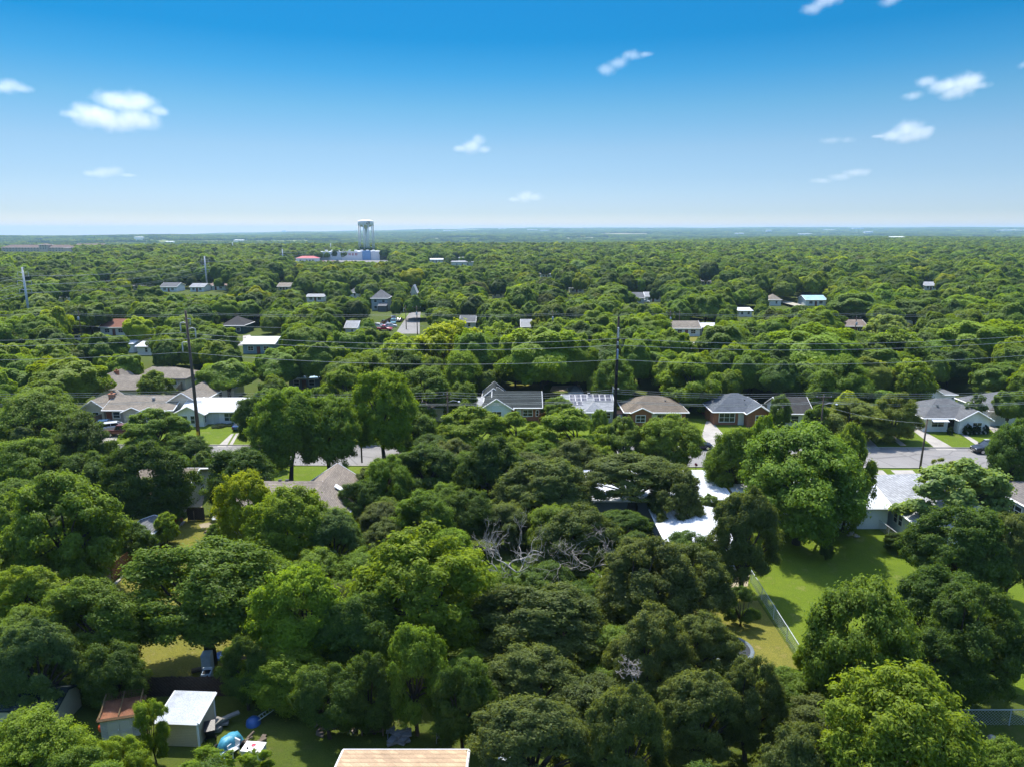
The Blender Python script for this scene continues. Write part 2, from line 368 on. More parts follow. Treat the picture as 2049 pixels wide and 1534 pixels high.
for i, (px, py, den, lab, lobes) in enumerate(CLOUDS):
    Dc = 4200.0
    dx, dy, dz = ray(px, py); c = Vector((dx, dy, dz)) * (Dc / dy) + Vector((0, 0, CAMH))
    s = Dc / FPX / cp                                # metres per photo pixel there
    ls = [(a * s * .92, -b * s * .92, rx * s * 1.0, ry * s * 1.0) for a, b, rx, ry in lobes]
    bm = bmesh.new(); bmesh.ops.create_icosphere(bm, subdivisions=5, radius=1.0)
    for v in bm.verts:
        d = v.co.normalized(); best = 1.0
        for k in range(60, 0, -1):                   # outermost point of the lobes in this direction
            q = d * (k / 60 * max(rx for _, _, rx, _ in ls) * 3.4)
            if any(((q.x - a) / rx) ** 2 + (q.y / rx) ** 2 + ((q.z - b) / ry) ** 2 < 1 for a, b, rx, ry in ls):
                best = q.length; break
        v.co = d * max(best, 4)
    bmesh.ops.smooth_vert(bm, verts=bm.verts, factor=.5, use_axis_x=True, use_axis_y=True, use_axis_z=True)
    me = bpy.data.meshes.new('cloud'); bm.to_mesh(me); bm.free()
    m, nt, b = newmat('cloud_vapour'); nt.nodes.remove(b)
    tc = N(nt, 'ShaderNodeTexCoord'); tot = None
    for a, bb, rx, ry in ls:
        mp = N(nt, 'ShaderNodeMapping', vector_type='TEXTURE'); mp.inputs['Location'].default_value = (a, 0, bb); mp.inputs['Scale'].default_value = (rx, rx, ry)
        L(nt, tc.outputs['Object'], mp.inputs[0])
        ln = N(nt, 'ShaderNodeVectorMath', operation='LENGTH'); L(nt, mp.outputs[0], ln.inputs[0])
        mr = N(nt, 'ShaderNodeMapRange'); mr.inputs[1].default_value = 1.0; mr.inputs[2].default_value = .25
        L(nt, ln.outputs['Value'], mr.inputs[0])
        if tot is None: tot = mr.outputs[0]
        else:
            ad = N(nt, 'ShaderNodeMath', operation='MAXIMUM'); L(nt, tot, ad.inputs[0]); L(nt, mr.outputs[0], ad.inputs[1]); tot = ad.outputs[0]
    nz = N(nt, 'ShaderNodeTexNoise', i_Scale=1 / (26 * s), i_Detail=6.0, i_Roughness=.62); L(nt, tc.outputs['Object'], nz.inputs['Vector'])
    sb = N(nt, 'ShaderNodeMath', operation='MULTIPLY_ADD'); sb.inputs[1].default_value = 1.9; sb.inputs[2].default_value = -1.12
    L(nt, nz.outputs['Fac'], sb.inputs[0])
    ad = N(nt, 'ShaderNodeMath', operation='ADD'); L(nt, tot, ad.inputs[0]); L(nt, sb.outputs[0], ad.inputs[1])
    fin = N(nt, 'ShaderNodeMapRange', interpolation_type='SMOOTHSTEP'); fin.inputs[1].default_value = 0; fin.inputs[2].default_value = 1.25; fin.inputs[4].default_value = .0095 * den
    L(nt, ad.outputs[0], fin.inputs[0])
    vs = N(nt, 'ShaderNodeVolumePrincipled'); vs.inputs['Color'].default_value = (.99, .99, 1, 1); vs.inputs['Anisotropy'].default_value = .35
    L(nt, fin.outputs[0], vs.inputs['Density']); L(nt, vs.outputs[0], nt.nodes['Material Output'].inputs['Volume'])
    me.materials.append(m)
    o = bpy.data.objects.new('cloud', me); col.objects.link(o); o.location = c
    tag(o, lab, 'cloud', 'small white clouds in the sky')
# ------------------------------------------------------------------ trees: canonical size 10 m tall, crown radius 5 m
LEAF = leafmat('leaf'); BARK = mat('bark', (.085, .07, .055), .95, .1, var=.35, scale=3)
PALE = mat('dead_wood', (.34, .31, .275), .9, .15, var=.25, scale=4)
def leaf_mesh(name, pts, nrm, size, aspect, val, rng, m):
    """one diamond-shaped spray per point, facing nrm"""
    n = len(pts)
    t = rng.normal(size=(n, 3)); t -= nrm * (t * nrm).sum(1, keepdims=True); t /= np.linalg.norm(t, axis=1, keepdims=True) + 1e-9
    b = np.cross(nrm, t)
    sz = (size * rng.uniform(.45, 1.45, n))[:, None]
    fold = nrm * sz * .18
    v = np.stack([pts - t * sz * .5, pts - b * sz * aspect * .5 + fold, pts + t * sz * .5, pts + b * sz * aspect * .5 + fold], 1).reshape(-1, 3)
    me = bpy.data.meshes.new(name)
    me.vertices.add(4 * n); me.vertices.foreach_set('co', v.astype(np.float32).ravel())
    me.loops.add(4 * n); me.loops.foreach_set('vertex_index', np.arange(4 * n, dtype=np.int32))
    me.polygons.add(n); me.polygons.foreach_set('loop_start', np.arange(0, 4 * n, 4, dtype=np.int32))
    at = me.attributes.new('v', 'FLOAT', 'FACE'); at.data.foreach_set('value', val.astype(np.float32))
    me.update(calc_edges=True); me.materials.append(m)
    return me
def unit(a): return a / (np.linalg.norm(a, axis=1, keepdims=True) + 1e-9)
def crown_pts(rng, n_lobe, n_leaf, lobe_r, subs, sub_r, base, top, spread, thick, droop=0.0, shape='round'):
    """lobes spread through the crown, each lobe made of smaller tufts, each tuft a shell of sprays"""
    lob = []
    while len(lob) < n_lobe:
        z = rng.uniform(0, 1); a = rng.uniform(0, 2 * np.pi)
        prof = {'round': math.sqrt(max(.02, 1 - (1.75 * (z - .42)) ** 2)) if abs(z - .42) < .571 else .15,
                'cone': (1 - z) * .95 + .12, 'vase': .45 + .6 * z if z < .75 else 1.0 - 1.6 * (z - .75),
                'dome': math.sqrt(max(.05, 1 - z * z * .92))}[shape]
        rr = prof * rng.uniform(.45, 1.0) ** .5 * spread
        p = np.array([rr * math.cos(a), rr * math.sin(a), base + (top - base) * z])
        r = lobe_r * rng.uniform(.7, 1.25)
        if all(np.linalg.norm((p - q) * (1, 1, .9)) > .62 * min(r, r2) for q, r2 in lob) or rng.uniform() < .02: lob.append((p, r))
    sc_, sr_, lv = [], [], []
    for p, r in lob:
        d = unit(rng.normal(size=(subs, 3)) + (0, 0, .45)); k = rng.uniform(.55, 1.05, subs)[:, None]
        q = p + d * r * k * (1, 1, .82); lvv = rng.normal(0, .07)
        q[:, 2] -= droop * ((d[:, 0] ** 2 + d[:, 1] ** 2)) * r
        sc_.append(q); sr_.append(np.full(subs, sub_r) * rng.uniform(.65, 1.35, subs)); lv.append(np.full(subs, lvv) + rng.normal(0, .07, subs))
    sc_ = np.concatenate(sc_); sr_ = np.concatenate(sr_); lv = np.concatenate(lv)
    cen = np.array([0, 0, base + (top - base) * .38])
    w_ = sr_ ** 2; w_ /= w_.sum(); idx = rng.choice(len(sc_), n_leaf, p=w_)
    d = unit(rng.normal(size=(n_leaf, 3)) + (0, 0, .35))
    rad = np.clip(1 - np.abs(rng.normal(0, thick, n_leaf)), .05, 1.0) + (rng.uniform(size=n_leaf) < .06) * rng.uniform(0, .5, n_leaf)
    out_ = rng.uniform(size=n_leaf) < .13; rad = np.where(out_, rng.uniform(1.0, 1.7, n_leaf), rad)
    pts = sc_[idx] + d * (sr_[idx] * rad)[:, None] * (1, 1, .8)
    out = unit(pts - cen)
    nrm = unit(d * .8 + out * .5 + np.array([0, 0, .35]) + rng.normal(0, .42, (n_leaf, 3)))
    val = np.clip(.45 + lv[idx] + rng.normal(0, .13, n_leaf), 0, 1)
    return pts, nrm, val, lob
def dome_pts(rng, n, lumps=16, amp=.20, wid=.34, rx=4.5, rz=3.9, cz=5.3, low=-.45):
    """a rounded crown with soft shoulders, for trees too far off to show their limbs"""
    d = unit(rng.normal(size=(n * 2, 3)) + (0, 0, .25)); d = d[d[:, 2] > low][:n]
    k = unit(rng.normal(size=(lumps, 3)) + (0, 0, .5)); a = rng.uniform(.4, 1.3, lumps) * amp
    q = np.exp(-((1 - d @ k.T) / (wid * wid * .5))) * a
    k2 = unit(rng.normal(size=(90, 3)) + (0, 0, .3)); q2 = np.exp(-((1 - d @ k2.T) / .011)) * rng.uniform(.03, .15, 90)
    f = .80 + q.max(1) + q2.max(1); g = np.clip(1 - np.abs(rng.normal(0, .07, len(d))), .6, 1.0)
    pts = d * (f * g)[:, None] * (rx, rx, rz) + (0, 0, cz)
    pts[:, :2] *= 1 - .25 * np.clip((cz - pts[:, 2:3]) / 5, 0, 1)
    near = k[(d @ k.T).argmax(1)]
    nrm = unit(d * 1.1 + (d - near * .75) * .8 + np.array([0, 0, .3]) + rng.normal(0, .38, d.shape))
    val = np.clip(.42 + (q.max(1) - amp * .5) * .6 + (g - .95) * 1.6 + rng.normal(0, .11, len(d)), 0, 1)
    lob = [(p_ * np.array([rx, rx, rz]) * .6 + (0, 0, cz), 1.0) for p_ in k[:8]]
    return pts, nrm, val, lob
def trunk_mesh(rng, lob, h0, r0, lean=0.0, n=7, m=None, most=14):
    mb = MB(); top = Vector((lean * 1.2, rng.normal(0, .2), h0))
    mid = Vector((lean * .4, 0, h0 * .5))
    mb.tube([(-lean * .2, 0, -6), (0, 0, -.3), (lean * .1, 0, .25), mid, top], [r0 * 1.3, r0 * 1.25, r0 * 1.1, r0 * .9, r0 * .75], n)
    for p, r in sorted(lob, key=lambda q: -q[1])[:most]:
        p = Vector(p); k = top.lerp(p, .5) + Vector((rng.normal(0, .25), rng.normal(0, .25), .35))
        st = mid.lerp(top, rng.uniform(.3, 1))
        mb.tube([st, k, p], [r0 * .5, r0 * .3, r0 * .07], 5)
    return mb
SPEC = {  # n_lobe, leaves, lobe r, tufts, tuft r, base, top, spread, thick, droop, shape, leaf size, aspect, trunk height, trunk r, variants
 'oak':   (56, 105000, 1.0, 18, .42, 2.2, 9.3, 4.3, .36, .06, 'dome', .20, .6, 2.6, .34, 3),
 'elm':   (50, 105000, 1.2, 15, .50, 1.9, 9.0, 3.9, .32, .15, 'round', .21, .55, 3.2, .26, 3),
 'pecan': (40, 80000, 1.2, 13, .52, 2.2, 9.1, 3.9, .32, .40, 'round', .27, .4, 3.6, .27, 3),
 'maple': (46, 80000, 1.1, 11, .50, 1.6, 9.2, 4.0, .20, .05, 'round', .23, .65, 2.4, .28, 2),
 'ash':   (26, 60000, 1.2, 12, .48, 2.0, 9.2, 3.5, .36, .2, 'vase', .23, .55, 3.0, .2, 2),
 'sycamore': (28, 36000, 1.25, 12, .52, 1.5, 9.2, 4.0, .38, .1, 'round', .36, .8, 2.6, .24, 1),
 'magnolia': (26, 34000, 1.2, 10, .56, 1.4, 8.8, 3.8, .2, .05, 'round', .28, .55, 1.6, .25, 1),
}
protos = {}
def make_proto(kind, k, scale_leaf=1.0, frac=1.0, m=LEAF, nm='crown', lob_frac=1.0):
    s = SPEC[kind]; rng = np.random.default_rng(abs(hash_(kind)) % 9999 + 31 * k)
    pts, nrm, val, lob = crown_pts(rng, max(6, int(s[0] * lob_frac)), int(s[1] * frac), s[2] / max(lob_frac, .5) ** .33, s[3], s[4] * (1 if frac > .2 else 1.2), *s[5:11])
    cm = leaf_mesh(nm, pts, nrm, s[11] * scale_leaf, s[12], val, rng, m)
    return cm, lob, rng, s
def hash_(t): return sum((i + 1) * ord(c) * 131 for i, c in enumerate(t))
for kind in SPEC:
    for k in range(SPEC[kind][15]):
        cm, lob, rng, s = make_proto(kind, k)
        tb = trunk_mesh(rng, lob, s[13], s[14], lean=(.0, .6, -.5)[k % 3])
        tm = bpy.data.meshes.new('trunk'); tm.from_pydata(tb.v, [], tb.f); tm.polygons.foreach_set('use_smooth', [True] * len(tm.polygons)); tm.materials.append(BARK)
        protos[(kind, k)] = (cm, tm)
        # the same kind with fewer, larger sprays for trees farther off
        if kind in ('elm', 'maple', 'oak'):
            rng2 = np.random.default_rng(hash_(kind) % 9999 + 77 * k)
            q = dome_pts(rng2, 26000, (26, 34, 20)[k % 3] + (8 if kind == 'maple' else 0), .30, .24, 4.7 if kind != 'oak' else 5.0, 4.4 if kind != 'oak' else 3.6, 5.2)
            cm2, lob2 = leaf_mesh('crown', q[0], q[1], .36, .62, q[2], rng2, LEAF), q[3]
        else: cm2, lob2, rng2, _ = make_proto(kind, k + 10, 1.75, .3)
        tb = trunk_mesh(rng2, lob2, s[13], s[14], n=5, most=6)
        tm2 = bpy.data.meshes.new('trunk'); tm2.from_pydata(tb.v, [], tb.f); tm2.materials.append(BARK)
        protos[(kind, k, 'far')] = (cm2, tm2)
TREES = []                      # (x, y, r, H) of every tree for spacing
NAMES = {'oak': 'oak_tree', 'elm': 'elm_tree', 'pecan': 'pecan_tree', 'maple': 'maple_tree', 'ash': 'ash_tree', 'sycamore': 'sycamore_tree', 'magnolia': 'magnolia_tree'}
_cnt = {}
def plant(kind, x, y, r, H, color, label, group, rz=None, far=None, ry=None, lift=0.0):
    _cnt[kind] = _cnt.get(kind, -1) + 1; k = _cnt[kind] % SPEC[kind][15]
    d = math.hypot(x, y); far = d > 135 if far is None else far
    cm, tm = protos[(kind, k, 'far') if far else (kind, k)]
    t = empty(NAMES[kind], label, 'tree', (x, y, float(terrain(x, y))), random.uniform(0, 6.28) if rz is None else rz, group)
    t.scale = (r / 5, (ry or r * random.uniform(.93, 1.07)) / 5, H / 9.7)
    c = bpy.data.objects.new('crown', cm); col.objects.link(c); c.parent = t
    q = random.uniform(.88, 1.12); j = [q * random.uniform(.965, 1.035) for _ in range(3)]
    c.location.z = lift / (H / 9.7)
    c.color = (color[0] * j[0], color[1] * j[1], color[2] * j[2], 1)
    b = bpy.data.objects.new('trunk', tm); col.objects.link(b); b.parent = t
    b.location.z = lift / (H / 9.7)
    TREES.append((x, y, r, H)); return t
def bare_tree(x, y, H, label, seed, spread=1.0, z0=0.0, droop=.0, thick=.015, wood=None, up=.12):
    rng = random.Random(seed); mb = MB()
    def grow(p, d, ln, r, lev):
        pts = [p]; rs = [r]
        for i in range(3):
            d = (d + Vector((rng.gauss(0, .34), rng.gauss(0, .34), rng.gauss(0, .24) - droop * lev * .12))).normalized()
            pts.append(pts[-1] + d * ln / 3); rs.append(r * (1 - .16 * (i + 1)))
        mb.tube(pts, rs, 4 if lev > 2 else 7)
        if lev < 6:
            for i in range(rng.choice((2, 3)) + (lev == 0)):
                q = pts[-1] if i < 2 else pts[2]
                nd = (d + Vector((rng.gauss(0, .75) * spread, rng.gauss(0, .75) * spread, rng.gauss(up, .4)))).normalized()
                grow(q, nd, ln * rng.uniform(.6, .84), max(.012, r * rng.uniform(.5, .68)), lev + 1)
    grow(Vector((0, 0, 0)), Vector((.12, 0, 1)), H * .3, H * thick, 0)
    o = mb.build('bare_tree', wood or PALE, None, True, (x, y, z0))
    tag(o, label, 'tree', 'dead bare trees and limbs'); o.rotation_euler.z = seed
    return o
# ------------------------------------------------------------------ houses
def SH(c): return mat('shingle', c, .9, .15, var=.16, scale=1.0)
def SD(c): return mat('siding', c, .7, .25, var=.10, scale=1.0)
def MR(c): return mat('metalroof', c, .45, .4, var=.22, scale=.8)
TAN, BROWN, GREY, SLATE, DGREY = SH((.27, .235, .19)), SH((.20, .165, .125)), SH((.16, .165, .17)), SH((.045, .055, .055)), SH((.07, .068, .066))
LGREY, REDR, WHR = SH((.36, .37, .38)), SH((.26, .12, .08)), MR((.62, .64, .66))
WH, CREAM, TEAL, GRYW, BRICK, TANW = SD((.78, .79, .78)), SD((.62, .56, .46)), SD((.03, .075, .08)), SD((.38, .42, .44)), mat('brick', (.30, .135, .075), .85, .2, var=.2, scale=1.2), SD((.45, .41, .34))
BLUW = SD((.70, .76, .79)); TRIM = mat('trim', (.8, .8, .78), .5, .4, var=.06); DTRIM = mat('trim', (.05, .055, .06), .6, .3, var=.1)
GL = glass(); DOORW = mat('door', (.55, .57, .56), .5, .4, var=.08); DOORR = mat('door', (.16, .05, .04), .5, .4, var=.1); DARKIN = mat('garage_dark', (.015, .015, .016), .9, .1)
HOUSES = []
def roof_polys(v):
    cx, cy, w, d, h, kind, rise, ov = v
    x0, x1, y0, y1 = cx - w / 2, cx + w / 2, cy, cy + d
    X0, X1, Y0, Y1 = x0 - ov, x1 + ov, y0 - ov, y1 + ov
    if kind == 'gx':
        e = h - rise * ov / (d / 2); ym = (y0 + y1) / 2
        return [[(X0, Y0, e), (X1, Y0, e), (X1, ym, h + rise), (X0, ym, h + rise)], [(X1, Y1, e), (X0, Y1, e), (X0, ym, h + rise), (X1, ym, h + rise)]]
    if kind == 'gy':
        e = h - rise * ov / (w / 2); xm = (x0 + x1) / 2
        return [[(X0, Y1, e), (X0, Y0, e), (xm, Y0, h + rise), (xm, Y1, h + rise)], [(X1, Y0, e), (X1, Y1, e), (xm, Y1, h + rise), (xm, Y0, h + rise)]]
    if kind == 'hx':
        e = h - rise * ov / (d / 2); ym = (y0 + y1) / 2; k = min(d / 2 + ov, (X1 - X0) / 2 - .1); a, b = (X0 + k, ym, h + rise), (X1 - k, ym, h + rise)
        return [[(X0, Y0, e), (X1, Y0, e), b, a], [(X1, Y1, e), (X0, Y1, e), a, b], [(X0, Y1, e), (X0, Y0, e), a], [(X1, Y0, e), (X1, Y1, e), b]]
    if kind == 'hy':
        e = h - rise * ov / (w / 2); xm = (x0 + x1) / 2; k = min(w / 2 + ov, (Y1 - Y0) / 2 - .1); a, b = (xm, Y0 + k, h + rise), (xm, Y1 - k, h + rise)
        return [[(X0, Y1, e), (X0, Y0, e), a, b], [(X1, Y0, e), (X1, Y1, e), b, a], [(X0, Y0, e), (X1, Y0, e), a], [(X1, Y1, e), (X0, Y1, e), b]]
    if kind == 'mono':      # rises towards the back
        return [[(X0, Y0, h), (X1, Y0, h), (X1, Y1, h + rise), (X0, Y1, h + rise)]]
    return [[(X0, Y0, h + .02), (X1, Y0, h + .02), (X1, Y1, h + .02), (X0, Y1, h + .02)]]
def house(name, label, x, y, rz, vols, wm, rm, wins=(), trim=TRIM, doors=(), vents=(), chim=(), cat='house', group='houses among the trees', z=0.0, wing_mat=None, winshade=None):
    rt = empty(name, label, cat, (x, y, z), rz, group)
    rf, fa = MB(), MB()
    for i, v in enumerate(vols):
        cx, cy, w, d, h, kind, rise, ov = v
        t = MB()
        x0, x1, y0, y1 = cx - w / 2, cx + w / 2, cy, cy + d
        if kind == 'mono':
            t.add([(x0, y0, -.3), (x1, y0, -.3), (x1, y1, -.3), (x0, y1, -.3), (x0, y0, h - .1), (x1, y0, h - .1), (x1, y1, h + rise - .1), (x0, y1, h + rise - .1)],
                  [(3, 2, 1, 0), (4, 5, 6, 7), (0, 1, 5, 4), (1, 2, 6, 5), (2, 3, 7, 6), (3, 0, 4, 7)])
        else:
            t.bbox(x0, x1, y0, y1, -.3, h - .06)
            g = .1
            if kind == 'gx':
                ym = (y0 + y1) / 2
                for xa, xb in ((x0, x0 + .12), (x1 - .12, x1)):
                    t.add([(xa, y0, h - .06), (xa, y1, h - .06), (xa, ym, h + rise - g), (xb, y0, h - .06), (xb, y1, h - .06), (xb, ym, h + rise - g)], [(0, 2, 1), (3, 4, 5), (0, 3, 5, 2), (1, 2, 5, 4)])
            if kind == 'gy':
                xm = (x0 + x1) / 2
                for ya, yb in ((y0, y0 + .12), (y1 - .12, y1)):
                    t.add([(x0, ya, h - .06), (x1, ya, h - .06), (xm, ya, h + rise - g), (x0, yb, h - .06), (x1, yb, h - .06), (xm, yb, h + rise - g)], [(0, 1, 2), (3, 5, 4), (0, 2, 5, 3), (1, 4, 5, 2)])
        t.build('wall', wing_mat if (wing_mat and i) else wm, rt)
        ps = roof_polys(v); dz = .004 * i
        for p in ps: rf.slab([(a, b, c + .05 + dz) for a, b, c in p], .12)
        if trim and ov > 0:
            for p in ps:
                fa.bar(*[(a, b, c - .02) for a, b, c in p[:2]], .16)
                if kind in ('gx', 'gy', 'mono'):
                    for a, b in ((p[1], p[2]), (p[3], p[0])):
                        fa.bar((a[0], a[1], a[2] - .02), (b[0], b[1], b[2] - .02), .15)
    rf.build('roof', rm, rt)
    if fa.v: fa.build('fascia', trim, rt)
    def face(vi, f, u, z0, w, h, out):
        cx, cy, vw, vd = vols[vi][:4]
        if f == 'S': return (cx + u, cy - out, z0 + h / 2), 0
        if f == 'N': return (cx + u, cy + vd + out, z0 + h / 2), math.pi
        if f == 'W': return (cx - vw / 2 - out, cy + vd / 2 - u, z0 + h / 2), -math.pi / 2
        return (cx + vw / 2 + out, cy + vd / 2 + u, z0 + h / 2), math.pi / 2
    for vi, f, u, z0, w, h in wins:
        loc, a = face(vi, f, u, z0, w, h, .0)
        fr = MB(); t = .09
        for bx in ((0, h / 2 - t / 2, w, t), (0, -h / 2 + t / 2, w, t), (-w / 2 + t / 2, 0, t, h - 2 * t), (w / 2 - t / 2, 0, t, h - 2 * t)):
            fr.box(bx[0], -.03, bx[1], bx[2], .1, bx[3])
        k = max(1, round(w / 1.0))
        for i in range(1, k): fr.box(-w / 2 + i * w / k, -.025, 0, .05, .08, h - 2 * t)
        if h > 1.0: fr.box(0, -.022, .0, w - 2 * t, .07, .05)
        fo = fr.build('window', trim if trim is not DTRIM else TRIM, rt); fo.location = loc; fo.rotation_euler.z = a
        pn = MB(); pn.box(0, -.012, 0, w - t, .03, h - t); pn.build('pane', winshade or GL, fo)
    for vi, f, u, w, h, dm in doors:
        loc, a = face(vi, f, u, 0, w, h, .0)
        db = MB(); db.box(0, -.02, 0, w, .09, h)
        if w > 2:
            for i in range(1, 4): db.box(0, -.07, -h / 2 + h * i / 4, w, .03, .04)
        else:
            db.box(0, -.05, h * .2, w * .6, .06, h * .35); db.box(0, -.05, -h * .25, w * .6, .06, h * .35); db.box(w * .4, -.1, 0, .06, .1, .06)
        o = db.build('door', dm, rt); o.location = loc; o.rotation_euler.z = a
    for vx, vy, vz, s in vents:
        vb = MB(); vb.box(vx, vy, vz, s, s, s * .7); vb.box(vx, vy, vz + s * .45, s * 1.25, s * 1.25, s * .18)
        vb.build('vent', LGREY if s > .3 else DTRIM, rt)
    for vx, vy, vz, hh, wd in chim:
        cb = MB(); cb.box(vx, vy, vz + hh / 2, wd, wd * .8, hh); cb.box(vx, vy, vz + hh + .05, wd * 1.2, wd, .12); cb.tube([(vx, vy, vz + hh + .1), (vx, vy, vz + hh + .45)], wd * .22, 8)
        cb.build('chimney', BRICK if wd > .6 else LGREY, rt)
    wmax = max(max(abs(v[0]) + v[2] / 2, v[1] + v[3]) for v in vols)
    HOUSES.append((x, y + 4, wmax * .8)); return rt
def at(px, row): return P(px, row)
def ppm(y): return FPX / (y * cp + CAMH * sp)

# --- the row across the street, from the left
x, y = at(280, 846)
house('house', 'long tan roofed house with two small front gables and cars outside', x, y, 0,
      [(0, 0, 11.6, 8, 2.55, 'gx', 1.5, .45), (-.4, -1.1, 3.4, 5, 2.4, 'gy', .75, .3), (2.6, -1.1, 4.0, 5, 2.35, 'gy', .85, .3), (6.8, 2.2, 5.4, 9, 3.3, 'gy', 1.7, .35), (-8.2, .6, 3.6, 7.5, 2.7, 'gy', 1.3, .3)],
      TANW, TAN, [(0, 'S', -3.9, .9, 1.3, 1.2), (0, 'S', -2.2, .6, .8, 1.7), (3, 'S', 1.2, 2.5, .8, 1.2), (3, 'S', -1.2, 1.9, .5, .9), (4, 'S', .3, .8, 1.2, 1.1), (1, 'S', 0, .7, 1.4, 1.2), (2, 'S', 0, .7, 1.6, 1.2)],
      doors=[(0, 'S', -5.2, .95, 2.05, DOORR)], vents=[(1.5, 2.6, 3.75, .4), (-2, 5, 3.7, .2), (6, 5, 4.5, .2)], chim=[(-6.3, 3.4, 2.2, 2.2, .9)], wing_mat=CREAM)
x, y = at(425, 848)
house('house', 'white house with a white metal roof and glazed front bay behind the tall pole', x, y, 0,
      [(.6, 0, 11.2, 7.6, 2.45, 'gx', 1.35, .4), (-3.2, -1.6, 4.9, 6, 2.4, 'gy', 1.25, .4)], WH, WHR,
      [(0, 'S', 2.9, .55, 2.7, 1.5), (1, 'S', -.9, .5, 1.4, 1.5), (1, 'S', 1.0, .5, 1.6, 1.5), (1, 'E', -2.3, .5, .8, 1.5), (0, 'E', -1.6, .7, .9, 1.2), (0, 'E', 2.0, 1.0, .9, .9)],
      trim=TRIM, doors=[(0, 'S', .2, .95, 2.0, DOORW), (0, 'E', -2.9, .85, 2.0, DARKIN)], winshade=mat('glass', (.02, .05, .055), .12, .6, var=.3, scale=1))
x, y = at(442, 798)
house('garage', 'small white hip roofed garage behind the white metal roofed house', x, y, 0, [(0, 0, 5.4, 5.5, 2.3, 'hx', 1.5, .35)], WH, WHR, [],
      doors=[(0, 'S', -1.0, 2.6, 1.7, DARKIN)], cat='garage')
x, y = at(236, 803)
house('house', 'tan roofed house with white gable end just behind the long tan roofed one', x, y, 0, [(0, 0, 8.6, 8, 2.6, 'gx', 1.8, .5), (-3.5, 3, 4, 7, 2.8, 'gy', 2.0, .4)],
      WH, TAN, [(0, 'E', -.4, .9, 1.3, 1.0)], trim=DTRIM, vents=[(1, 2.2, 3.5, .2)], chim=[(-3, 6, 2.5, 2.4, .7)])
x, y = at(322, 779)
house('house', 'tan hip roofed house behind a plank fence at the back of its lot', x, y, 0, [(0, 0, 10.6, 7, 2.6, 'hx', 1.5, .5), (-4.2, 2.5, 5, 6, 2.55, 'hy', 1.2, .4)], CREAM, TAN,
      [(0, 'E', .5, 1.0, 1.8, 1.0), (0, 'S', 2.8, 1.0, 1.6, 1.0)], trim=DTRIM)
x, y = at(1021, 843)
house('house', 'dark slate roofed brick house with two pale gables beside the silver van', x, y, 0,
      [(1.2, .6, 8.2, 7.6, 2.6, 'gx', 1.9, .4), (-2.4, -.4, 5.2, 8.5, 2.6, 'gy', 1.7, .4), (-3.1, 7.0, 3.6, 5, 3.0, 'gy', 1.5, .35)], BRICK, SLATE,
      [(0, 'S', 1.9, .8, 1.8, 1.3), (0, 'S', 3.6, .8, .6, 1.2), (1, 'S', 0, .8, 1.8, 1.2)], wing_mat=BLUW, doors=[(0, 'S', .3, .95, 2.05, DOORW)])
HX, HY = x, y
x, y = at(1178, 846)
sol = house('house', 'pale roofed house with two banks of solar panels', x, y, 0, [(0, 0, 8.4, 8, 2.5, 'gx', 1.7, .4), (.9, -.8, 3.2, 4, 2.4, 'hy', 1.15, .3)], TANW, LGREY,
      [(0, 'S', -2.6, .8, 1.6, 1.2), (0, 'S', 3.2, .8, 1.3, 1.2), (1, 'S', 0, .8, 1.2, 1.2)], doors=[(0, 'S', -.9, .95, 2.05, DOORR)], vents=[(.3, 4, 4.3, .34)])
PV = mat('panel', (.035, .04, .07), .25, .6, var=.15, scale=3); PVF = mat('trim', (.5, .5, .52), .4, .5, var=.05)
sl_ = 1.7 / 4.0
for u0, v0, nx, ny in ((-3.2, 2.0, 3, 2), (.05, 3.0, 2, 1), (1.1, 2.0, 3, 2), (-3.0, 1.0, 2, 1)):
    mb, fb = MB(), MB()
    for i in range(nx):
        for j in range(ny):
            xa, xb, ya, yb = u0 + i * 1.04, u0 + i * 1.04 + 1.0, v0 + j * .92, v0 + j * .92 + .88
            for q, ins, up in ((mb, .06, .15), (fb, 0, .13)):
                q.slab([(xa + ins, ya + ins, 2.5 + (ya + ins) * sl_ + up), (xb - ins, ya + ins, 2.5 + (ya + ins) * sl_ + up), (xb - ins, yb - ins, 2.5 + (yb - ins) * sl_ + up), (xa + ins, yb - ins, 2.5 + (yb - ins) * sl_ + up)], .04)
    p = mb.build('solar_panel', PV, sol); fb.build('panel_frame', PVF, p)
x, y = at(1312, 850)
house('house', 'brown hip roofed house half shaded by the round tree behind it', x, y, 0, [(0, 0, 10.2, 8, 2.55, 'hx', 1.75, .5), (-2.6, -.7, 3.4, 5, 2.5, 'gy', .8, .3)], BRICK, BROWN,
      [(1, 'S', -.2, .7, 1.7, 1.3), (0, 'S', 1.0, .7, 1.8, 1.3), (0, 'S', 3.8, .8, 1.2, 1.2)], doors=[(0, 'S', -.4, .95, 2.0, DOORW)], vents=[(2, 2.5, 3.7, .2)])
x, y = at(1484, 852)
house('house', 'brick house under a blue grey hip roof by the wide pale driveway', x, y, 0, [(0, .8, 9.2, 8, 2.6, 'hx', 2.1, .45), (2.7, -.6, 3.9, 6, 2.6, 'gy', 1.2, .4)], BRICK, SH((.12, .135, .155)),
      [(0, 'S', -2.4, .5, 2.8, 1.7), (1, 'S', .1, .7, 1.5, 1.4)], doors=[(0, 'S', .05, 1.0, 2.1, DOORW)], vents=[(1, 2.4, 4.0, .2), (3.2, 2.6, 3.9, .2)])
x, y = at(1592, 853)
house('house', 'small white cottage under a dark sagging roof beside the street lamp pole', x, y, 0, [(0, 0, 5.2, 7, 2.5, 'gx', 1.9, .35)], WH, DGREY, [(0, 'S', -.3, .6, 1.4, 1.4), (0, 'W', 1.0, .8, .8, 1.1)],
      doors=[(0, 'S', 1.7, .9, 2.0, DOORW)])
x, y = at(1909, 863)
